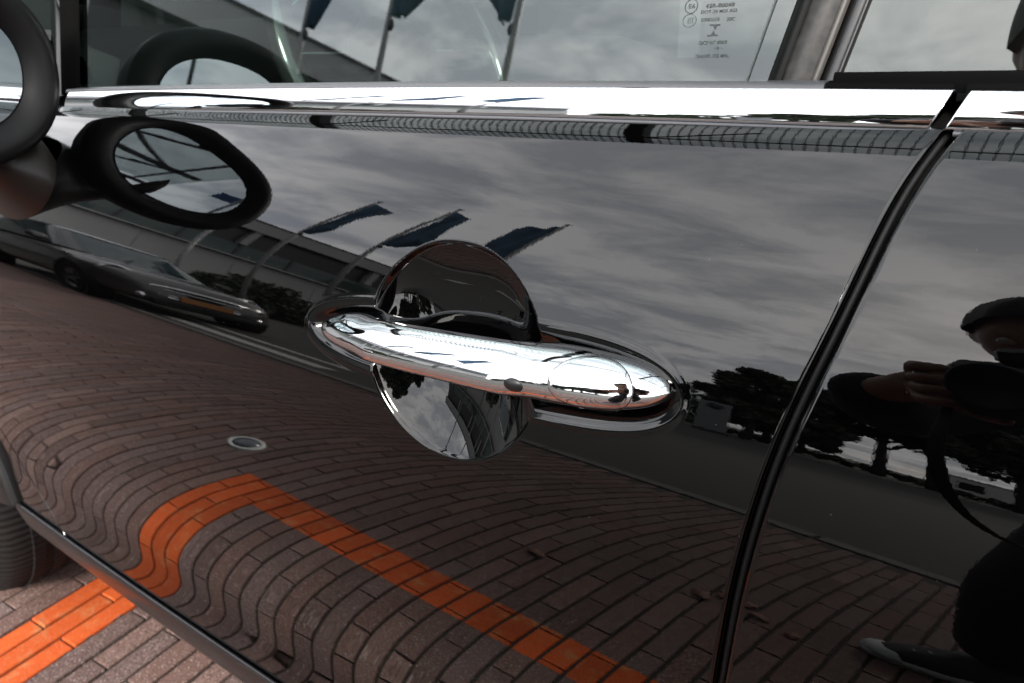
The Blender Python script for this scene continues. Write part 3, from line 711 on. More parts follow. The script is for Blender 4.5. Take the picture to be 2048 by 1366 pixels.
# --- the rest of the shell: roof, screens, bonnet, far side
rs = np.linspace(-.62, 1.62, 24); R_ = []
for x in rs:
    zt = 1.405-.055*((x-.35)/1.1)**2-.05*max(0, (-x-.3))**1.0; hw = .60-.03*((x-.4)/1.2)**2
    R_.append([(x, .85-hw-.02, zt-.075), (x, .85-hw, zt-.045), (x, .85-hw+.07, zt-.012)]+[(x, .85+hw*t, zt+.004-.012*t*t) for t in np.linspace(-.8, .8, 9)]+[(x, .85+hw-.07, zt-.012), (x, .85+hw, zt-.045), (x, .85+hw+.02, zt-.075)])
R_ = np.array(R_); obj('roof', R_.reshape(-1, 3), grid_faces(len(rs), R_.shape[1], flip=True), PAINT, car)
R2 = R_.copy(); R2[..., 2] -= .02; obj('headliner', R2.reshape(-1, 3), grid_faces(len(rs), R_.shape[1]), mat('headliner_cloth', (.15, .15, .14), .9), car)
V = [(-1.03+.42*t, .85+(.74-.14*t)*u, .93+.44*t) for t in np.linspace(0, 1, 10) for u in np.linspace(-1, 1, 14)]
obj('windscreen', V, grid_faces(10, 14), GLASS, car)
V = [(1.64+.15*(1-t), .85+(.74-.13*t)*u, .93+.44*t) for t in np.linspace(0, 1, 8) for u in np.linspace(-1, 1, 14)]
obj('rear_window', V, grid_faces(8, 14), PRIVACY, car)
bon = np.linspace(-2.05, -1.0, 20); V = []
for x in bon:
    z0 = .935-.16*((-1.0-x)/1.05)**2
    V += [(x, .85+(.84-.12*((-x-1.0)/1.05)**2)*u, z0-.10*abs(u)**4) for u in np.linspace(-1, 1, 21)]
obj('bonnet', V, grid_faces(20, 21), PAINT, car)
def wrap(name, xe, xs, xm, rows, m, sg):
    """a body end wrapped from one flank round to the other; rows: (z, offset out)"""
    V = []; n_ = 41
    for k in range(n_):
        t = -1+2*k/(n_-1); a = abs(t)
        for z, o_ in rows:
            ys = float(ysurf(1.1 if sg > 0 else -1.2, max(.36, min(z, .92))))+.004
            if a > .62: f = (a-.62)/.38; x = xm+(xs-xm)*f; yy = ys+.05*(1-f)**2
            else: f = a/.62; x = xe+(xm-xe)*f**3; yy = .85-(.85-ys-.05)*f
            V.append((x+sg*o_*(1-.9*max(0, (a-.62)/.38)), yy if t < 0 else 1.70-yy, z))
    return obj(name, V, grid_faces(n_, len(rows), flip=sg > 0), m, car)
wrap('front_bumper', -2.10, -1.66, -1.98, [(.93, -.16), (.86, -.06), (.78, -.02), (.70, .02), (.55, .05), (.40, .05), (.30, .02), (.22, -.06)], PAINT, -1)
wrap('tailgate', 1.86, 1.62, 1.78, [(.95, -.06), (.90, -.02), (.80, .0), (.73, .01)], PAINT, 1)
wrap('rear_bumper', 1.88, 1.50, 1.80, [(.725, .0), (.70, .03), (.55, .05), (.40, .04), (.30, .0), (.22, -.08)], PAINT, 1)
for sd in (0, 1):
    V = [(x0+(x1-x0)*t, (yglass(x0, z)-.001) if sd == 0 else 1.70-yglass(x0, z), z) for z, x0, x1 in ((.925, 1.04, 1.80), (1.05, .98, 1.76), (1.2, .91, 1.70), (1.37, .82, 1.62)) for t in np.linspace(0, 1, 6)]
    obj('rear_pillar', V, grid_faces(4, 6, flip=sd == 0), PAINT, car)
# far side panels (outer skin mirrored about the car's middle), far glass
xs_ = np.linspace(-1.0, 1.6, 40); zs2 = np.linspace(.30, .93, 24)
V = [(x, 1.70-float(ysurf(min(x, 1.1), z)), z) for x in xs_ for z in zs2]
obj('far_door', V, grid_faces(40, 24), PAINT, car)
V = [(x, 1.70-float(ysurf(x, .9))-.03-.22*(z-.93), z) for x in np.linspace(-.5, 1.4, 20) for z in np.linspace(.93, 1.36, 8)]
obj('far_window', V, grid_faces(20, 8), GLASS, car)

# ------------------------------------------------------------------ ground: brick bay, kerb, road
def from_uv(u, v, z=0.0): return np.array([u*CB-v*SB, u*SB+v*CB, z])
def sheet(name, u0, u1, v0, v1, z, m, kind='structure', nu=2, nv=2, parent=None):
    V = [from_uv(u, v, z) for u in np.linspace(u0, u1, nu) for v in np.linspace(v0, v1, nv)]
    o = obj(name, V, grid_faces(nu, nv), m, parent, False); o['kind'] = kind; return o
def ground_mat(name, c1, c2, sc, rough=.9):
    m = bpy.data.materials.new(name); m.use_nodes = True; n, l, b = nodes_of(m); b.inputs['Roughness'].default_value = rough
    g = n.new('ShaderNodeNewGeometry'); t = n.new('ShaderNodeTexNoise'); t.inputs['Scale'].default_value = sc; t.inputs['Detail'].default_value = 8; t.inputs['Roughness'].default_value = .65
    l.new(g.outputs['Position'], t.inputs['Vector']); cr_ = n.new('ShaderNodeValToRGB'); l.new(t.outputs[0], cr_.inputs[0])
    cr_.color_ramp.elements[0].position = .3; cr_.color_ramp.elements[0].color = (*c1, 1); cr_.color_ramp.elements[1].position = .7; cr_.color_ramp.elements[1].color = (*c2, 1)
    l.new(cr_.outputs[0], b.inputs['Base Color'])
    bp = n.new('ShaderNodeBump'); bp.inputs['Distance'].default_value = .003; l.new(t.outputs[0], bp.inputs['Height']); l.new(bp.outputs[0], b.inputs['Normal'])
    return m
GR = ground_mat('gravel_ground', (.035, .035, .03), (.055, .053, .045), .8)
ROADM = ground_mat('grey_road', (.024, .0235, .020), (.036, .035, .030), 3.0)
SANDM = ground_mat('joint_sand', (.016, .014, .011), (.034, .029, .02), 60)
KERBM = ground_mat('kerb_concrete', (.075, .072, .064), (.105, .10, .088), 8)
WHITEM = ground_mat('white_marking', (.26, .26, .245), (.36, .36, .34), 20)
ground = sheet('ground', -400, 400, -400, 400, -.16, GR)
road = sheet('road', -60, 60, -9.5, -2.25, -.018, ROADM)
yard = sheet('pavement', -60, 60, -26, -9.5, -.012, ground_mat('yard_paving', (.022, .0218, .019), (.033, .032, .028), 1.6))
VB0, VB1, UB0, UB1 = -2.08, 1.9, -9.2, 2.6
sheet('pavement', -60, 60, 1.96, 30, -.012, ROADM)
bay = sheet('brick_paving', UB0-.05, UB1+.05, VB0-.02, VB1, -.007, SANDM)
PITCH, LB = .0487, .2130
proto = MB().box((0, 0, -.025), (.0418, .2098, .05), None, .0016)
bme = mesh_of('brick', proto.v, proto.f, False); bme.materials.append(BRICK)
cells = []
k0 = int(math.floor((UB0+.333)/PITCH)); k1 = int(math.ceil((UB1+.333)/PITCH))
camx = np.array([CAM[0]*CB+CAM[1]*SB, -CAM[0]*SB+CAM[1]*CB])
for k in range(k0, k1):
    u = -.329+k*PITCH; v0 = (-.46 if k % 2 == 0 else -.355)+LB/2
    m0 = int(math.floor((VB0-v0)/LB)); m1 = int(math.ceil((VB1-v0)/LB))
    for mm in range(m0, m1+1):
        v = v0+mm*LB
        if v-LB/2 < VB0 or v > VB1: continue
        if u > -1.0 and v > .55: continue
        direct = (-1.75 < u < -.55 and -.15 < v < .62) 
        cells.append((0 if direct else 1, abs(u+.45)+abs(v+.35)*1.0, u, v))
cells.sort(); V = []; F = []
pv = np.array(proto.v); pf = proto.f; cnt = 0
for ty, d, u, v in cells:
    jz = random.uniform(-.0016, .0012); jr = random.uniform(-.006, .006); tx = random.uniform(-.012, .012); ty_ = random.uniform(-.004, .004)
    if cnt < 300:
        o = link('brick', bme, None, bay, Vector((0, 0, 0))); q = from_uv(u, v); o.location = (q[0], q[1], jz); o.rotation_euler = (ty_, tx, BETA+jr); cnt += 1
    else:
        w_ = pv.copy(); c, s_ = cos(jr), sin(jr); x_ = w_[:, 0]*c-w_[:, 1]*s_+u; y_ = w_[:, 0]*s_+w_[:, 1]*c+v; z_ = w_[:, 2]+jz+pv[:, 0]*tx*-1+pv[:, 1]*ty_
        o_ = len(V); V += [(a*CB-b_*SB, a*SB+b_*CB, c_) for a, b_, c_ in zip(x_, y_, z_)]; F += [tuple(i+o_ for i in f) for f in pf]
bf = obj('brick_field', V, F, BRICK, bay, False); bf['kind'] = 'stuff'
# kerb
kerb = sheet('kerb', -9.3, 12.0, -2.26, VB0-.012, -.03, SANDM)
kp = MB().box((0, 0, -.06), (.985, .13, .14), None, .008); kme = mesh_of('kerb_stone', kp.v, kp.f, False); kme.materials.append(KERBM)
for i in range(21):
    o = link('kerb_stone', kme, None, kerb, Vector((0, 0, 0))); q = from_uv(-8.8+i, -2.155, random.uniform(-.003, .003)); o.location = q; o.rotation_euler = (0, 0, BETA)
sheet('road_marking', -5.2, -3.2, -2.62, -2.42, -.014, WHITEM)
sheet('road_marking', -6.5, -2.6, -3.02, -2.90, -.014, WHITEM)
# metal marker set in the paving
st = empty('ground_marker', (-1.255, -.635, 0)); tag(st, 'round metal ground marker with a pale rim set in the brick paving', 'marker')
MB().lathe((-1.255, -.635, 0), (0, 0, 1), [(.058, -.02), (.058, .004), (.052, .006), (.044, .006), (.042, .003)], 40).obj('rim', mat('cast_zinc', (.42, .42, .40), .5, 0), st, True)
MB().lathe((-1.255, -.635, 0), (0, 0, 1), [(.042, .002), (.036, .010), (.024, .014), (.010, .016), (.0, .0165)], 40).obj('lens_cap', mat('dark_lens', (.05, .06, .07), .12), st, True)
# fallen leaves
LEAFM = mat('dry_leaf', (.10, .038, .02), .7, noise=(80, .4))
LL = [(-.40, -.70, .048, .3, 'rust-brown dry leaf lying farthest left of the small cluster on the bricks'), (-.09, -.83, .055, 1.2, 'rust-brown curled leaf on the bricks just left of the door gap reflection'),
      (-.05, -.875, .05, 2.2, 'rust-brown leaf at the middle of the cluster on the bricks'), (-.02, -.83, .045, .6, 'small rust-brown leaf tight beside the middle leaf of the cluster'), (.045, -.80, .04, 1.7, 'small rust-brown leaf nearest the photographer\'s shoe')]
for x, y, r, a, lb in LL:
    V = []; nl = 9
    for i in range(nl):
        t = i/(nl-1); wv = r*.36*sin(pi*t)**.8*(1+.25*sin(9*t)); c_ = np.array([x+(t-.5)*r*cos(a), y+(t-.5)*r*sin(a), .003+.005*sin(pi*t)*random.uniform(.5, 1.2)])
        for s_ in (-1, 0, 1): V.append(c_+np.array([-sin(a), cos(a), 0])*wv*s_+np.array([0, 0, abs(s_)*random.uniform(.001, .005)]))
    o = obj('fallen_leaf', V, grid_faces(nl, 3), LEAFM); tag(o, lb, 'leaf', 'dry leaves on the brick paving')
    sm = o.modifiers.new('thick', 'SOLIDIFY'); sm.thickness = .0006

# ------------------------------------------------------------------ what stands around the car (most of it shows as reflections)
def at(az, el, rng, o=(0.0, 0.0, .83)):
    a, e = radians(az), radians(el); return np.array([o[0]+rng*sin(a), o[1]-rng*cos(a), o[2]+rng*tan(e)])

# --- canopy over the car, dark bars standing in for its sheet's corrugations, edge above the driver's side
can = empty('canopy', (0.4, 4.2, 0)); tag(can, 'clear roofed steel canopy over the black car, dark bars standing in for its roof corrugations', 'canopy')
ZC = 5.0; EY = -1.22; BX0, BX1 = -9.6, 14.0
MB().box(((BX0+BX1)/2, -.66, ZC-.10), (BX1-BX0, .075, .11)).obj('edge_beam', STEEL, can)
MB().box(((BX0+BX1)/2, 2.3, ZC-.09), (BX1-BX0, .09, .16)).obj('rear_beam', STEEL, can)
sm_ = MB().box((0, 0, 0), (.008, 5.4, .012)); sme = mesh_of('corrugation_bar', sm_.v, sm_.f, False); sme.materials.append(STEEL)
for i in range(190):
    o = link('corrugation_bar', sme, None, can, Vector((0, 0, 0))); o.location = (BX0+.3+i*.0692-.4, EY+2.7-4.2, ZC)
obj('roof_sheet', [(x, y, ZC+.035) for x in np.linspace(BX0, BX1, 8) for y in (EY, EY+5.4)], grid_faces(8, 2), CLEAR, can, False)
for x in (-9.5, -7.5, -4.6, -1.7, 1.2, 4.1, 7.2, 10.6, 13.95):
    MB().box((x, 1.7, ZC-.14), (.13, 5.6, .13)).obj('rafter', STEEL, can)
    MB().tube([(x, -.7, ZC-.18), (x+.75, .1, ZC-.12)], .035, 8).obj('brace', STEEL, can)
    MB().box((x, 4.35, 2.45), (.14, .14, 4.9)).obj('post', STEEL, can)
for x in (7.2, 10.6):
    for a, b in (((x, -.62, 4.84), (x+3.4, 2.25, 4.84)), ((x, 2.25, 4.80), (x+3.4, -.62, 4.80))):
        MB().tube([a, b], .045, 8).obj('cross_brace', STEEL, can)

bn = empty('banner', (12.6, -2.5, 0)); tag(bn, 'small blue banner on a post beyond the end of the canopy', 'banner')
MB().tube([(12.6, -2.5, 0), (12.6, -2.5, 5.5)], .04, 10).obj('post', STEEL, bn, True)
MB().box((12.6, -2.2, 5.25), (.02, .5, .45)).obj('cloth', mat('banner_blue', (.02, .06, .16), .6), bn)
# --- building added behind the car to darken the view through its windows
shm = empty('added_building', (0, 7.6, 0)); tag(shm, 'grey panelled wall with dark glazing, added behind the canopy to darken the car windows', 'building')
PANELD = mat('grey_cladding', (.05, .053, .053), .5, noise=(.6, .12)); DGL = mat('dark_glazing', (.015, .018, .018), .06)
MB().box((0, 8.4, 3.6), (26, 2.4, 7.2)).obj('wall', PANELD, shm); MB().box((-14.2, 5.6, 3.6), (2.4, 8.0, 7.2)).obj('added_wing', PANELD, shm)  # the wing is added to hide bright sky ahead of the car
for i in range(4):
    f = MB().box((-11+i*6.2, 7.17, 1.75), (5.9, .05, 3.0)).obj('window', DGL, shm)
    MB().box((-11+i*6.2, 7.13, 3.28), (6.0, .07, .08)).obj('frame', STEEL, f)

# --- building across the road; facade seen at a slant
D0, TH0 = 22.7, radians(-74)
fn = np.array([-sin(TH0), cos(TH0), 0]); fo = np.array([D0*sin(TH0), -D0*cos(TH0), 0]); ft = np.array([-cos(TH0), -sin(TH0), 0])*-1
ft = np.array([cos(TH0), sin(TH0), 0]); ft = ft if ft[1] < 0 else -ft
bld = empty('office_building', fo); tag(bld, 'long pale grey office building with dark window bands across the road', 'building')
WALLM = mat('pale_panel', (.36, .355, .34), .6, noise=(.7, .08)); BANDM = mat('parapet_panel', (.30, .30, .30), .5, noise=(.5, .06)); DARKB = mat('dark_band', (.012, .013, .013), .35)
GREENGL = mat('green_glazing', (.05, .075, .065), .05)
def fbox(t0, t1, z0, z1, d0, d1, name, m, parent=None):
    c = fo+ft*(t0+t1)/2+fn*(d0+d1)/2+np.array([0, 0, (z0+z1)/2]); return MB().box(c, (t1-t0, abs(d1-d0), z1-z0), (ft, fn, (0, 0, 1))).obj(name, m, parent)
HT = 8.55; T0, T1 = -14.0, 24.0
fbox(T0, T1, 0, HT, -12, -.6, 'wall', WALLM, bld)
fbox(T0, T1, HT-1.05, HT, -.6, .15, 'parapet', BANDM, bld)
fbox(T0, T1, HT+.002, HT+.10, -.7, .22, 'coping', STEEL, bld)
fbox(T0, T1, 5.85, HT-1.06, -.6, -.45, 'recess_band', DARKB, bld)
fbox(T0, T1, 4.62, 5.84, -.6, -.3, 'glazing_band', GREENGL, bld)
for i in range(19): fbox(T0+i*2.0, T0+i*2.0+.09, 4.62, 5.84, -.3, -.22, 'mullion', STEEL, bld)
for i in range(7): fbox(T0+1+i*5.2, T0+1.28+i*5.2, 5.84, HT-1.05, -.45, .0, 'post', BANDM, bld)
fbox(T0, T1, 4.5, 4.62, -.6, -.1, 'sill', BANDM, bld)
for i in range(12): fbox(T0+i*3.2, T0+i*3.2+3.18, 0.4, 4.48, -.6, -.5+.003*(i % 2), 'wall_panel', WALLM, bld)
fbox(T0, T1, 0, .4, -.6, -.42, 'plinth', STEEL, bld)

# --- leafy things: many small leaf faces
def leaves(name, clumps, per, size, m, parent=None, flat=1.0):
    c = np.array([c_[:3] for c_ in clumps]); r = np.array([c_[3] for c_ in clumps]); n = per*len(clumps)
    ci = np.repeat(np.arange(len(clumps)), per); d = RNG.normal(size=(n, 3)); d /= np.linalg.norm(d, axis=1, keepdims=True)
    rad = r[ci]*RNG.uniform(.25, 1.05, n)**.5; p = c[ci]+d*rad[:, None]*np.array([1, 1, flat])
    a = RNG.normal(size=(n, 3)); a /= np.linalg.norm(a, axis=1, keepdims=True); b = np.cross(a, RNG.normal(size=(n, 3))); b /= np.linalg.norm(b, axis=1, keepdims=True)
    s_ = size*RNG.uniform(.6, 1.3, n)[:, None]; k = np.cross(a, b)
    V = np.stack([p-a*s_, p+b*s_*.55+k*s_*.15, p+a*s_, p-b*s_*.55+k*s_*.15], 1).reshape(-1, 3)
    return obj(name, V, np.arange(n*4).reshape(-1, 4), m, parent, False)
LEAFD = mat('dark_foliage', (.030, .042, .020), .6, noise=(1.5, .5)); LEAFM2 = mat('green_foliage', (.045, .062, .028), .6, noise=(1.5, .5)); BARK = mat('bark', (.05, .04, .032), .9, noise=(6, .4))
def tree(base, h, crown_z0, cr_, label, m=LEAFD, seed=1, n=34, flat=.75, lean=(0, 0), sparse=300):
    rg = np.random.default_rng(seed); base = np.array(base, float)
    t = empty('tree', base); tag(t, label, 'tree', 'trees beyond the paved yard')
    top = base+np.array([lean[0], lean[1], h*.8]); tr = MB()
    tr.tube([base, base*.5+top*.5+rg.normal(size=3)*.1*np.array([1, 1, 0]), top], [h*.032, h*.024, h*.010], 9)
    cl = []
    for i in range(n):
        zf = rg.uniform(0, 1); zz = crown_z0+(h-crown_z0)*zf; rr = cr_*sqrt(max(.12, 1-(2*zf-.75)**2))
        a = rg.uniform(0, 2*pi); q = sqrt(rg.uniform(.05, 1)); p = np.array([base[0]+lean[0]*zf+rr*q*cos(a), base[1]+lean[1]*zf+rr*q*sin(a), zz]); cl.append((*p, cr_*rg.uniform(.20, .36)))
        if i % 3 == 0:
            st_ = base+(top-base)*min(.95, max(.3, (zz-.8)/h)); tr.tube([st_, (st_+p)/2+np.array([0, 0, .1]), p], [h*.012, h*.008, h*.003], 6)
    tr.obj('trunk', BARK, t, True); leaves('crown', cl, sparse, .10+.012*h, m, t, flat)
    return t
tree(at(-10.6, 0, 22)*np.array([1, 1, 0]), 6.2, 1.0, 1.75, 'dense round dark tree beside the grey sign totem', seed=3, n=40)
tree(at(-9.0, 0, 26)*np.array([1, 1, 0]), 6.9, .9, 1.45, 'round dark tree just right of the one beside the sign totem', seed=4, n=40)
tree(at(-3.4, 0, 24)*np.array([1, 1, 0]), 7.4, 3.5, 2.5, 'spreading dark tree with branches hanging over the light gap', seed=5, n=44, sparse=220)
tree(at(.2, 0, 23)*np.array([1, 1, 0]), 8.6, 3.4, 2.9, 'tall dark tree with a bare leaning trunk over the light gap', seed=6, n=50, lean=(-.5, 0))
tree(at(5.4, 0, 25)*np.array([1, 1, 0]), 8.2, 3.0, 2.9, 'wide dark tree to the far side of the leaning trunk', seed=8, n=46)
tree(at(-17.5, 0, 34)*np.array([1, 1, 0]), 4.6, .5, 2.6, 'low distant tree behind the chrome handle reflection, left of the sign totem', LEAFM2, seed=9, n=36)
tree(at(-22.0, 0, 36)*np.array([1, 1, 0]), 4.0, .4, 2.8, 'low distant tree farthest along the yard from the sign totem', LEAFM2, seed=10, n=36)
def hedge(az0, az1, rng, h, wd, label, seed, n=60):
    rg = np.random.default_rng(seed); p0, p1 = at(az0, 0, rng)*np.array([1, 1, 0]), at(az1, 0, rng)*np.array([1, 1, 0]); cl = []
    for i in range(n):
        q = p0+(p1-p0)*(i+.5)/n; cl.append((*(q+np.array([rg.normal()*.1, rg.normal()*.1, h*rg.uniform(.25, .75)])), h*rg.uniform(.35, .55)))
    o = leaves('hedge', cl, 60, .11, LEAFD); tag(o, label, 'hedge'); return o
hedge(-24, 12, 27.5, .62, .8, 'low clipped dark hedge along the far edge of the paved yard', 21, 110)
BUSHM = LEAFD
for i, (az0, el, rg_, wdt, lb) in enumerate(((-54.0, 3.4, 17, 1.3, 'tall dark clipped bush by the flagpoles, nearest the parked grey car'), (-51.2, 4.8, 17.4, 1.2, 'tallest dark clipped bush between the flagpoles'),
                              (-49.2, 3.2, 17.8, 1.0, 'narrow dark clipped bush right of the tallest one'), (-45.5, 1.6, 18, 2.4, 'long low dark bush under the middle flag'))):
    p = at(az0, 0, rg_)*np.array([1, 1, 0]); h = .83+rg_*tan(radians(el)); rg = np.random.default_rng(60+i)
    cl = [(p[0]+rg.uniform(-.5, .5)*wdt, p[1]+rg.uniform(-.5, .5)*wdt, rg.uniform(.1, .92)*h, .33) for _ in range(60)]
    o = leaves('clipped_bush', cl, 60, .10, BUSHM); tag(o, lb, 'bush', 'clipped bushes by the flagpoles')

# --- flagpoles
FLAGM = mat('blue_flag_cloth', (.035, .085, .14), .7, noise=(2.5, .3)); POLEM = mat('pole_paint', (.26, .26, .26), .35)
FL = [(-9.9, -7.55, 1, 'grey flagpole with a limp blue flag nearest the parked grey hatchback'),
      (-7.7, -7.3, 1, 'grey flagpole with a limp blue flag in the middle of the row of three'), (-5.45, -7.4, -1, 'grey flagpole at the right end of the row, its blue flag blown to the left')]
for i, (x, y, sg, lb) in enumerate(FL):
    fp = empty('flagpole', (x, y, 0)); tag(fp, lb, 'flagpole', 'flagpoles across the road')
    MB().tube([(x, y, 0), (x, y, 4), (x, y, 8.25)], [.06, .05, .035], 14).obj('pole', POLEM, fp, True)
    MB().lathe((x, y, 0), (0, 0, 1), [(.0, .06), (.12, .06), (.14, .04), (.14, 0)], 20).obj('base', STEEL, fp, True)
    MB().sphere((x, y, 8.29), .06, 12, 8).obj('finial', POLEM, fp, True)
    rg = np.random.default_rng(i+3); V = []; nu_, nv_ = 22, 40
    zb = [5.0, 4.95, 4.85][i]
    for u in np.linspace(0, 1, nu_):
        for v in np.linspace(0, 1, nv_):
            zt = 8.05-u*.9*(v < 1)*(.6); z = zt-(zt-zb)*v - .55*u*(1-abs(2*v-1))*.6
            wv = .85*(1-.35*v); fx = sg*wv*u*(1-.25*sin(3*v+i)); fy = .13*sin(7*u+3.2*v+i*1.3)*u+.06*sin(13*u-4*v)
            if v > .72: fx *= (1-(v-.72)/.28*.75*(u if sg > 0 else u))
            V.append((x+fx+sg*.05, y+fy, z))
    f = obj('flag', V, grid_faces(nu_, nv_), FLAGM, fp); f.modifiers.new('thick', 'SOLIDIFY').thickness = .004
    MB().sphere((x+sg*.06, y, zb-.12), (.05, .05, .09), 10, 8).obj('flag_weight', STEEL, fp, True)

# --- sign totem
sg_ = at(-13.2, 0, 19)*np.array([1, 1, 0]); sa = radians(-13.2); sx = np.array([cos(sa), sin(sa), 0]); sy = np.array([-sin(sa), cos(sa), 0])
tot = empty('sign_totem', sg_); tag(tot, 'dark grey sign totem with a round emblem at the edge of the yard', 'sign')
MB().box(sg_+np.array([0, 0, 1.25]), (.86, .22, 2.2), (sx, sy, (0, 0, 1)), .02).obj('board', mat('totem_grey', (.17, .175, .18), .4), tot)
MB().box(sg_+np.array([0, 0, .07]), (.95, .34, .14), (sx, sy, (0, 0, 1))).obj('base', STEEL, tot)
ec = sg_+np.array([.0, 0, 2.02])+sy*.118
MB().lathe(ec, sy, [(.0, .012), (.13, .012), (.14, .006), (.19, .004), (.20, .014), (.215, .014), (.22, 0)], 32).obj('emblem', DARKB, tot, True)
MB().box(sg_+np.array([0, 0, 1.5])+sy*.115, (.8, .012, .02), (sx, sy, (0, 0, 1))).obj('trim_line', POLEM, tot)
# small pale building far behind the trees
fb = at(3.0, 0, 75)*np.array([1, 1, 0]); dh = empty('distant_hall', fb); tag(dh, 'small pale hall far behind the trees', 'building')
MB().box(fb+np.array([0, 0, 1.7]), (9, 6, 3.4)).obj('wall', WALLM, dh); MB().box(fb+np.array([0, 0, 3.5]), (9.4, 6.4, .25)).obj('roof', BANDM, dh)
MB().box(fb+np.array([-1.5, 3.02, 1.6]), (2, .08, 1.8)).obj('window', DGL, dh)

# --- the car parked opposite
def other_car(pos, head, label):
    e = empty('opposite_car', pos, 0); tag(e, label, 'car')
    h = np.array([cos(head), sin(head), 0]); s_ = np.array([-sin(head), cos(head), 0]); P0 = np.array(pos, float)
    def Wd(p): p = np.asarray(p, float); return P0+np.outer(p[:, 0], h)+np.outer(p[:, 1], s_)+np.outer(p[:, 2], (0, 0, 1))
    BODY = mat('grey_brown_paint', (.040, .036, .034), .22, 0, .5, coat=.35)
    st = [(-1.95, .50, .70, .30), (-1.90, .74, .86, .26), (-1.6, .83, .93, .22), (-.6, .85, .93, .20), (.55, .85, .93, .20), (.95, .85, .90, .21), (1.45, .83, .83, .22), (1.75, .76, .77, .23), (1.88, .64, .66, .26), (1.93, .45, .56, .32)]
    R_ = []
    for x, hw, zt, zb in st:
        prof_ = []
        for k in range(40):
            a = 2*pi*k/40; c, s2 = cos(a), sin(a); ee = .42
            prof_.append((x, hw*np.sign(c)*abs(c)**ee*(1-.06*max(0, s2)), (zt+zb)/2+(zt-zb)/2*np.sign(s2)*abs(s2)**ee))
        R_.append(Wd(prof_))
    rings_obj('body', R_, BODY, e, True, True)
    gh = []
    for z, x0, x1, hw in ((.90, -1.86, .92, .76), (1.0, -1.84, .72, .74), (1.15, -1.78, .45, .70), (1.30, -1.66, .20, .645), (1.34, -1.6, .12, .63)):
        p = []
        for k in range(40):
            a = 2*pi*k/40; c, s2 = cos(a), sin(a); ee = .35; p.append(((x0+x1)/2+(x1-x0)/2*np.sign(c)*abs(c)**ee, hw*np.sign(s2)*abs(s2)**ee, z))
        gh.append(Wd(p))
    rings_obj('windows', gh, mat('car_glass_dark', (.03, .045, .045), .03), e)
    rf = []
    for z, x0, x1, hw in ((1.335, -1.63, .17, .645), (1.375, -1.55, .08, .60), (1.40, -1.35, -.12, .45), (1.41, -.9, -.5, .15)):
        p = []
        for k in range(40):
            a = 2*pi*k/40; c, s2 = cos(a), sin(a); ee = .4; p.append(((x0+x1)/2+(x1-x0)/2*np.sign(c)*abs(c)**ee, hw*np.sign(s2)*abs(s2)**ee, z))
        rf.append(Wd(p))
    rings_obj('roof', rf, mat('dark_roof', (.012, .012, .013), .1, coat=1.0), e, True)
    for sd in (-1, 1):
        c = Wd([(1.60, sd*.62, .665)])[0]; ax = (h*.86+s_*sd*.42+np.array([0, 0, .28])); ax /= np.linalg.norm(ax)
        hl = MB().lathe(c, ax, [(.0, .075), (.06, .07), (.10, .045), (.115, .02)], 28).obj('headlight', mat('headlight_lens', (.06, .065, .07), .02, coat=1), e, True)
        MB().lathe(c, ax, [(.108, .045), (.120, .060), (.145, .055), (.162, .025), (.16, -.03)], 32).obj('rim', CHROME, hl, True)
        MB().box(Wd([(.62, sd*.93, .98)])[0], (.12, .20, .14), (h, s_, (0, 0, 1)), .05).obj('door_mirror', BODY, e)
        m_ = MB().lathe(Wd([(1.87, sd*.55, .36)])[0], h, [(.0, .04), (.045, .035), (.055, .01)], 18).obj('fog_light', CHROME, e, True)
        for xw in (1.22, -1.25):
            W = MB(); c = Wd([(xw, sd*.70, .305)])[0]; W.lathe(c, s_*sd, [(.20, .155), (.26, .165), (.295, .155), (.305, .12), (.305, -.05), (.2, -.06)], 40); wh = W.obj('wheel', TYREM, e, True)
            rm = MB().lathe(c, s_*sd, [(.205, .15), (.19, .14), (.18, .09), (.0, .085)], 32)
            for k in range(5):
                a = 2*pi*k/5; d = cos(a)*h+sin(a)*np.array([0, 0, 1]); rm.box(c+d*.1+s_*sd*.125, (.18, .05, .03), (d, np.cross(s_, d), s_))
            rm.obj('rim', mat('dark_alloy', (.08, .08, .08), .4, 1.0), wh, True)
            MB().lathe(c, s_*sd, [(.36, -.06), (.375, .16), (.325, .165), (.31, .10)], 40).obj('arch_trim', SATIN, e, True)
    # grille: chrome surround, dark mesh, bars and number plate
    def gp(y, z, o=0.0): return (1.945+o-.10*(y/.6)**2, y, z)
    k = np.arange(40)*2*pi/40; ey = .52*np.sign(np.cos(k))*np.abs(np.cos(k))**.7; ez = .53+.115*np.sign(np.sin(k))*np.abs(np.sin(k))**.8
    g_ = MB().tube(Wd([gp(a, b) for a, b in zip(ey, ez)]), .020, 8, closed=True).obj('grille', CHROME, e, True)
    V = Wd([gp(a*f, .53+(b-.53)*f, -.004) for f in (.02, .5, .98) for a, b in zip(ey, ez)]); obj('grille_mesh', V, [(i*40+q, i*40+(q+1) % 40, (i+1)*40+(q+1) % 40, (i+1)*40+q) for i in range(2) for q in range(40)], SATIN, g_)
    for zz_ in (.58, .47): MB().tube(Wd([gp(y, zz_, .008) for y in np.linspace(-.45, .45, 9)]), .009, 6).obj('grille_bar', CHROME, g_, True)
    MB().box(Wd([(1.965, 0, .455)])[0], (.012, .50, .105), (h, s_, (0, 0, 1)), .004).obj('number_plate', mat('plate_yellow', (.24, .085, .012), .5), e)
    MB().box(Wd([(1.90, 0, .285)])[0], (.1, 1.0, .12), (h, s_, (0, 0, 1)), .03).obj('lower_intake', SATIN, e)
    for sd in (-1, 1): MB().tube(Wd([(1.0, sd*.3, .93), (.72, sd*.1, 1.02)]), .01, 6).obj('wiper', SATIN, e)
    return e
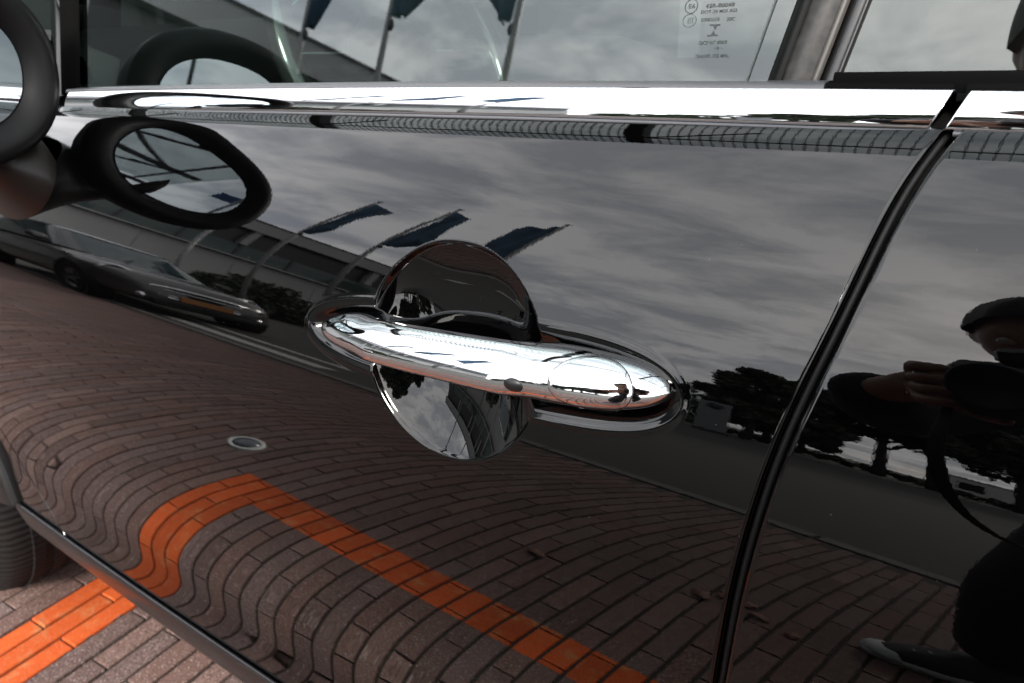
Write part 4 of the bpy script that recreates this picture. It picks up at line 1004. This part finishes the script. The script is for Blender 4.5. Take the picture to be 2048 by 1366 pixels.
other_car((-6.78, -3.45, -.015), radians(5), 'dark grey hatchback with round headlights and a yellow plate facing the black car')

pp = empty('post', (-12.15, -7.6, 0)); tag(pp, 'plain grey post without a flag beyond the parked grey hatchback', 'post')
MB().tube([(-12.15, -7.6, 0), (-12.15, -7.6, 4.3)], [.06, .05], 14).obj('pole', POLEM, pp, True)
MB().sphere((-12.15, -7.6, 4.33), .07, 12, 8).obj('cap', STEEL, pp, True)

# ------------------------------------------------------------------ the photographer
SKIN = mat('skin', (.42, .24, .17), .5, noise=(30, .08)); CLOTH = mat('dark_jacket', (.010, .012, .017), .8, noise=(40, .3)); TROU = mat('black_trousers', (.008, .008, .009), .85, noise=(50, .3)); HAIR = mat('dark_hair', (.010, .008, .007), .6)
def skin_mesh(chains, sub=2, root=0):
    """chains: list of [(point, radius), ...]; equal points are welded"""
    V, Rr, E, ix = [], [], [], {}
    for ch in chains:
        prev = None
        for p, r in ch:
            k = tuple(round(q, 4) for q in p)
            if k not in ix: ix[k] = len(V); V.append(k); Rr.append(r)
            if prev is not None and prev != ix[k]: E.append((prev, ix[k]))
            prev = ix[k]
    me = bpy.data.meshes.new('t'); me.from_pydata(V, E, []); o = bpy.data.objects.new('t', me); COL.objects.link(o)
    sk = o.modifiers.new('s', 'SKIN'); sk.use_smooth_shade = True; su_ = o.modifiers.new('u', 'SUBSURF'); su_.levels = sub; su_.render_levels = sub
    for i, r in enumerate(Rr):
        q = r if hasattr(r, '__len__') else (r, r); me.skin_vertices[0].data[i].radius = q
    me.skin_vertices[0].data[root].use_root = True
    bpy.context.view_layer.update(); dg = bpy.context.evaluated_depsgraph_get(); m2 = bpy.data.meshes.new_from_object(o.evaluated_get(dg))
    Vv = [tuple(v.co) for v in m2.vertices]; Ff = [tuple(p.vertices) for p in m2.polygons]
    bpy.data.objects.remove(o); bpy.data.meshes.remove(me); bpy.data.meshes.remove(m2)
    return Vv, Ff
per = empty('person', (.5, -1.03, 0)); tag(per, 'person in dark clothes bending forward with a camera, reflected at the rear of the car', 'person')
pel, bel, che, nek = (.56, -1.06, .93), (.52, -.96, 1.05), (.45, -.82, 1.16), (.37, -.69, 1.22)
lsh, lel, lwr = (.28, -.80, 1.15), (.150, -.62, .955), (.145, -.43, .955)
rsh, rel_, rwr = (.62, -.84, 1.15), (.55, -.60, .99), (.318, -.372, .930)
cb0 = CAM-fwd*.082                                                # camera body centre
def cl_(a, b, c): return tuple(cb0+RR*a+UU*b+fwd*c)
hc = np.array([.292, -.555, 1.235])
arms = [[(pel, .11), (che, .105), (nek, .055), (tuple(hc-np.array([-.01, .05, .06])), .05)],
        [(che, .09), (lsh, .05), (lel, .043), (lwr, .026)], [(che, .09), (rsh, .05), (rel_, .043), (rwr, .026)]]
LP, RP = cl_(-.098, -.005, -.012), cl_(.078, -.012, -.012)
arms += [[(lwr, .026), (LP, .024)], [(rwr, .026), (RP, .024)]]
for i, (a, b) in enumerate(((-.012, .0), (.006, .004), (.022, .004), (.036, .0))):     # left hand under the lens, fingers curling up round it
    arms.append([(LP, .026), (cl_(-.090, -.030+.019*i, .022), .0098), (cl_(-.074, -.032+.019*i, .034), .0088), (cl_(-.050, -.030+.018*i, .032), .0074)])
arms.append([(LP, .026), (cl_(-.084, -.038, -.020), .0105), (cl_(-.060, -.048, -.012), .009), (cl_(-.034, -.050, -.002), .0075)])
for i in range(4):                                                                    # right hand on the grip
    arms.append([(RP, .024), (cl_(.083, .020-.016*i, .014), .0095), (cl_(.078, .022-.016*i, .032), .0085), (cl_(.058, .021-.016*i, .036), .007)])
arms.append([(RP, .024), (cl_(.072, .006, -.030), .010), (cl_(.052, .014, -.036), .0085), (cl_(.034, .016, -.034), .007)])
Vb, Fb = skin_mesh(arms)
# head: one closed surface with brow, nose, mouth, chin and ears
hf = np.array([-.18, .72, -.67]); hf /= np.linalg.norm(hf); hu = np.array([-.16, .64, .75]); hu -= hf*np.dot(hu, hf); hu /= np.linalg.norm(hu); hr = np.cross(hf, hu)
nv_, nu_ = 36, 48; hv = []
for i in range(nv_+1):
    th = pi*i/nv_
    for k in range(nu_):
        ph_ = 2*pi*k/nu_; dx, dy, dz = sin(th)*sin(ph_), sin(th)*cos(ph_), cos(th)
        r = np.array([.076*dx, .098*dy, .118*dz]); r[1] *= 1-.10*max(0, -dz)*(dy < 0); r[0] *= 1-.22*max(0, -dz-.2)
        g = lambda a, b, sa_, sb_: math.exp(-(((ph_+pi) % (2*pi)-pi-a)/sa_)**2-((dz-b)/sb_)**2)
        r[1] += .026*g(0, -.12, .16, .13)*(1 if dy > 0 else 0)+.006*g(0, .12, .5, .08)+.009*g(0, -.52, .34, .07)+.010*g(0, -.80, .3, .12)
        r[1] -= .010*(g(.36, .03, .17, .09)+g(-.36, .03, .17, .09))+.005*g(0, -.46, .25, .03)
        r[0] += .016*(g(pi/2+.1, -.05, .13, .22)-g(-pi/2-.1, -.05, .13, .22))
        hv.append(hc+r[0]*hr+r[1]*hf+r[2]*hu)
hf_ = [(i*nu_+k, (i+1)*nu_+k, (i+1)*nu_+(k+1) % nu_, i*nu_+(k+1) % nu_) for i in range(nv_) for k in range(nu_)]
bm_ = MB(); bm_.add(Vb, Fb); bm_.add(hv, hf_); bm_.obj('body', SKIN, per, True)
# eyes, hair
for sd in (-1, 1): MB().sphere(hc+hr*sd*.031+hf*.083+hu*.004, .011, 14, 10).obj('eye', mat('eye_white', (.7, .7, .68), .2), per, True)
V = []
for i in range(20):
    th = pi*.62*i/19
    for k in range(nu_):
        ph_ = 2*pi*k/nu_; fr = .5+.5*cos(ph_); tt = th*(1-.52*fr**1.5); dx, dy, dz = sin(tt)*sin(ph_), sin(tt)*cos(ph_), cos(tt)
        V.append(hc+hr*.088*dx*(1+.03*sin(9*ph_))+hf*(.110*dy)+hu*(.131*dz+.004*sin(7*ph_)*sin(tt)))
obj('hair', V, [(i*nu_+k, (i+1)*nu_+k, (i+1)*nu_+(k+1) % nu_, i*nu_+(k+1) % nu_) for i in range(19) for k in range(nu_)], HAIR, per)
# jacket, trousers, shoes
def multi(chains, sub=2):
    m_ = MB()
    for c in chains: m_.add(*skin_mesh([c], sub))
    return m_
multi([[((.585, -1.12, .84), .135), ((.53, -.98, 1.02), .150), ((.45, -.83, 1.15), .150), ((.395, -.73, 1.20), .070)],
       [((.42, -.82, 1.155), .115), (lsh, .094), (lel, .066), ((.147, -.402, .957), .043)], [((.48, -.83, 1.155), .115), (rsh, .094), (rel_, .064), ((.355, -.41, .935), .042)]]).obj('jacket', CLOTH, per, True)
lh, lk, la = (.47, -1.04, .86), (.345, -.92, .48), (.345, -.975, .10); rh, rk, ra = (.645, -1.10, .86), (.68, -1.0, .48), (.70, -1.10, .10)
multi([[((.50, -1.05, .99), .12), (lh, .118), (lk, .090), (la, .078)], [((.60, -1.09, .99), .12), (rh, .112), (rk, .082), (ra, .072)]]).obj('trousers', TROU, per, True)
SOLE = mat('pale_sole', (.40, .40, .39), .6); SHOE = mat('dark_shoe', (.020, .021, .023), .7)
for a_, hd_ in ((la, np.array([-.90, .44, 0])), (ra, np.array([-.35, .93, 0]))):
    hd_ = hd_/np.linalg.norm(hd_); sd_ = np.array([-hd_[1], hd_[0], 0]); b_ = np.array([a_[0], a_[1], 0])-hd_*.07
    def sh(z0, z1, grow):
        V = []; n_ = 26
        out_ = []
        for k in range(n_*2):
            a = 2*pi*k/(n_*2); t = .5-.5*cos(a) if True else 0; wdt = (.038+.012*sin(pi*min(1, t*1.1)))*abs(sin(a))**.6+grow; out_.append((t*.285-grow*cos(a), wdt*np.sign(sin(a))))
        return out_
    o1 = sh(0, 0, .004); R_ = [np.array([b_+hd_*x+sd_*y+np.array([0, 0, z]) for x, y in o1]) for z in (.002, .026)]
    sole = rings_obj('sole', R_, SOLE, None, True, True)
    o2 = sh(0, 0, -.002); R_ = []
    for f, z in ((1, .024), (1, .045), (.9, .07), (.62, .095), (.5, .105)):
        R_.append(np.array([b_+hd_*(x*f+(0 if f > .95 else .0))+sd_*y*(.6+.4*f)+np.array([0, 0, z-(.03*max(0, x/.285-.45) if f > .6 else 0)]) for x, y in o2]))
    shoe = rings_obj('shoe', R_, SHOE, per, True); sole.parent = shoe; sole.matrix_parent_inverse = (Matrix.Translation(per.location) @ shoe.matrix_parent_inverse).inverted()
    toe = rings_obj('toe_cap', [np.array([b_+hd_*(.285+.003-q)+sd_*.047*sqrt(max(0, 1-(1-q/.05)**2))*cos(a)+np.array([0, 0, .026+.028*sqrt(max(0, 1-(1-q/.05)**2))*sin(a)*1.05]) for a in np.linspace(0, pi, 16)]) for q in (.0005, .006, .015, .028, .045)], SOLE, None)
    toe.parent = shoe; toe.matrix_parent_inverse = sole.matrix_parent_inverse.copy()
    for q in range(5): 
        t0 = .20-.026*q; z = .058+.009*q; lc = MB().tube([b_+hd_*t0-sd_*.022+np.array([0, 0, z]), b_+hd_*(t0+.006)+np.array([0, 0, z+.010]), b_+hd_*t0+sd_*.022+np.array([0, 0, z])], .003, 6).obj('lace', SOLE, None, True); lc.parent = shoe; lc.matrix_parent_inverse = sole.matrix_parent_inverse.copy()
# the camera in hand
pc = empty('hand_camera', tuple(cb0)); tag(pc, 'black camera with a hanging strap held by the bending person', 'camera')
CAMB = mat('camera_black', (.014, .014, .015), .45); ax3 = (RR, UU, fwd)
MB().box(cb0, (.142, .092, .036), ax3, .012).box(cb0+RR*.050+fwd*.018, (.026, .078, .028), ax3, .01).obj('body', CAMB, pc)
MB().box(cb0+UU*.055, (.052, .028, .040), ax3, .008).obj('viewfinder_hump', CAMB, pc)
MB().lathe(cb0+fwd*.018, fwd, [(.034, 0), (.034, .018), (.032, .02), (.032, .040), (.0335, .042), (.0335, .052), (.029, .053), (.026, .046), (.0, .042)], 40).obj('lens', CAMB, pc, True)
MB().lathe(cb0+RR*.042+UU*.041, UU, [(.0, .010), (.012, .009), (.013, 0)], 20).obj('mode_dial', STEEL, pc, True)
sp = [cb0-RR*.066+UU*.026, cb0-RR*.074-UU*.02, np.array([.205, -.325, .88]), np.array([.208, -.325, .83]), np.array([.225, -.345, .775]), np.array([.262, -.40, .735]), np.array([.31, -.48, .72]), np.array([.37, -.58, .76]), np.array([.40, -.66, .90])]
V = []
for i, p in enumerate(sp):
    wd_ = [.003, .004, .007, .008, .005, .0025, .002, .002, .002][i]; V += [p-np.array([wd_, 0, 0])*.8-np.array([0, 0, wd_*.5]), p+np.array([wd_, 0, 0])*.8+np.array([0, 0, wd_*.5])]
o = obj('strap', V, grid_faces(len(sp), 2), CAMB, pc); q_ = o.modifiers.new('sub', 'SUBSURF'); q_.levels = 2; q_.render_levels = 3; q_ = o.modifiers.new('thick', 'SOLIDIFY'); q_.thickness = .0016
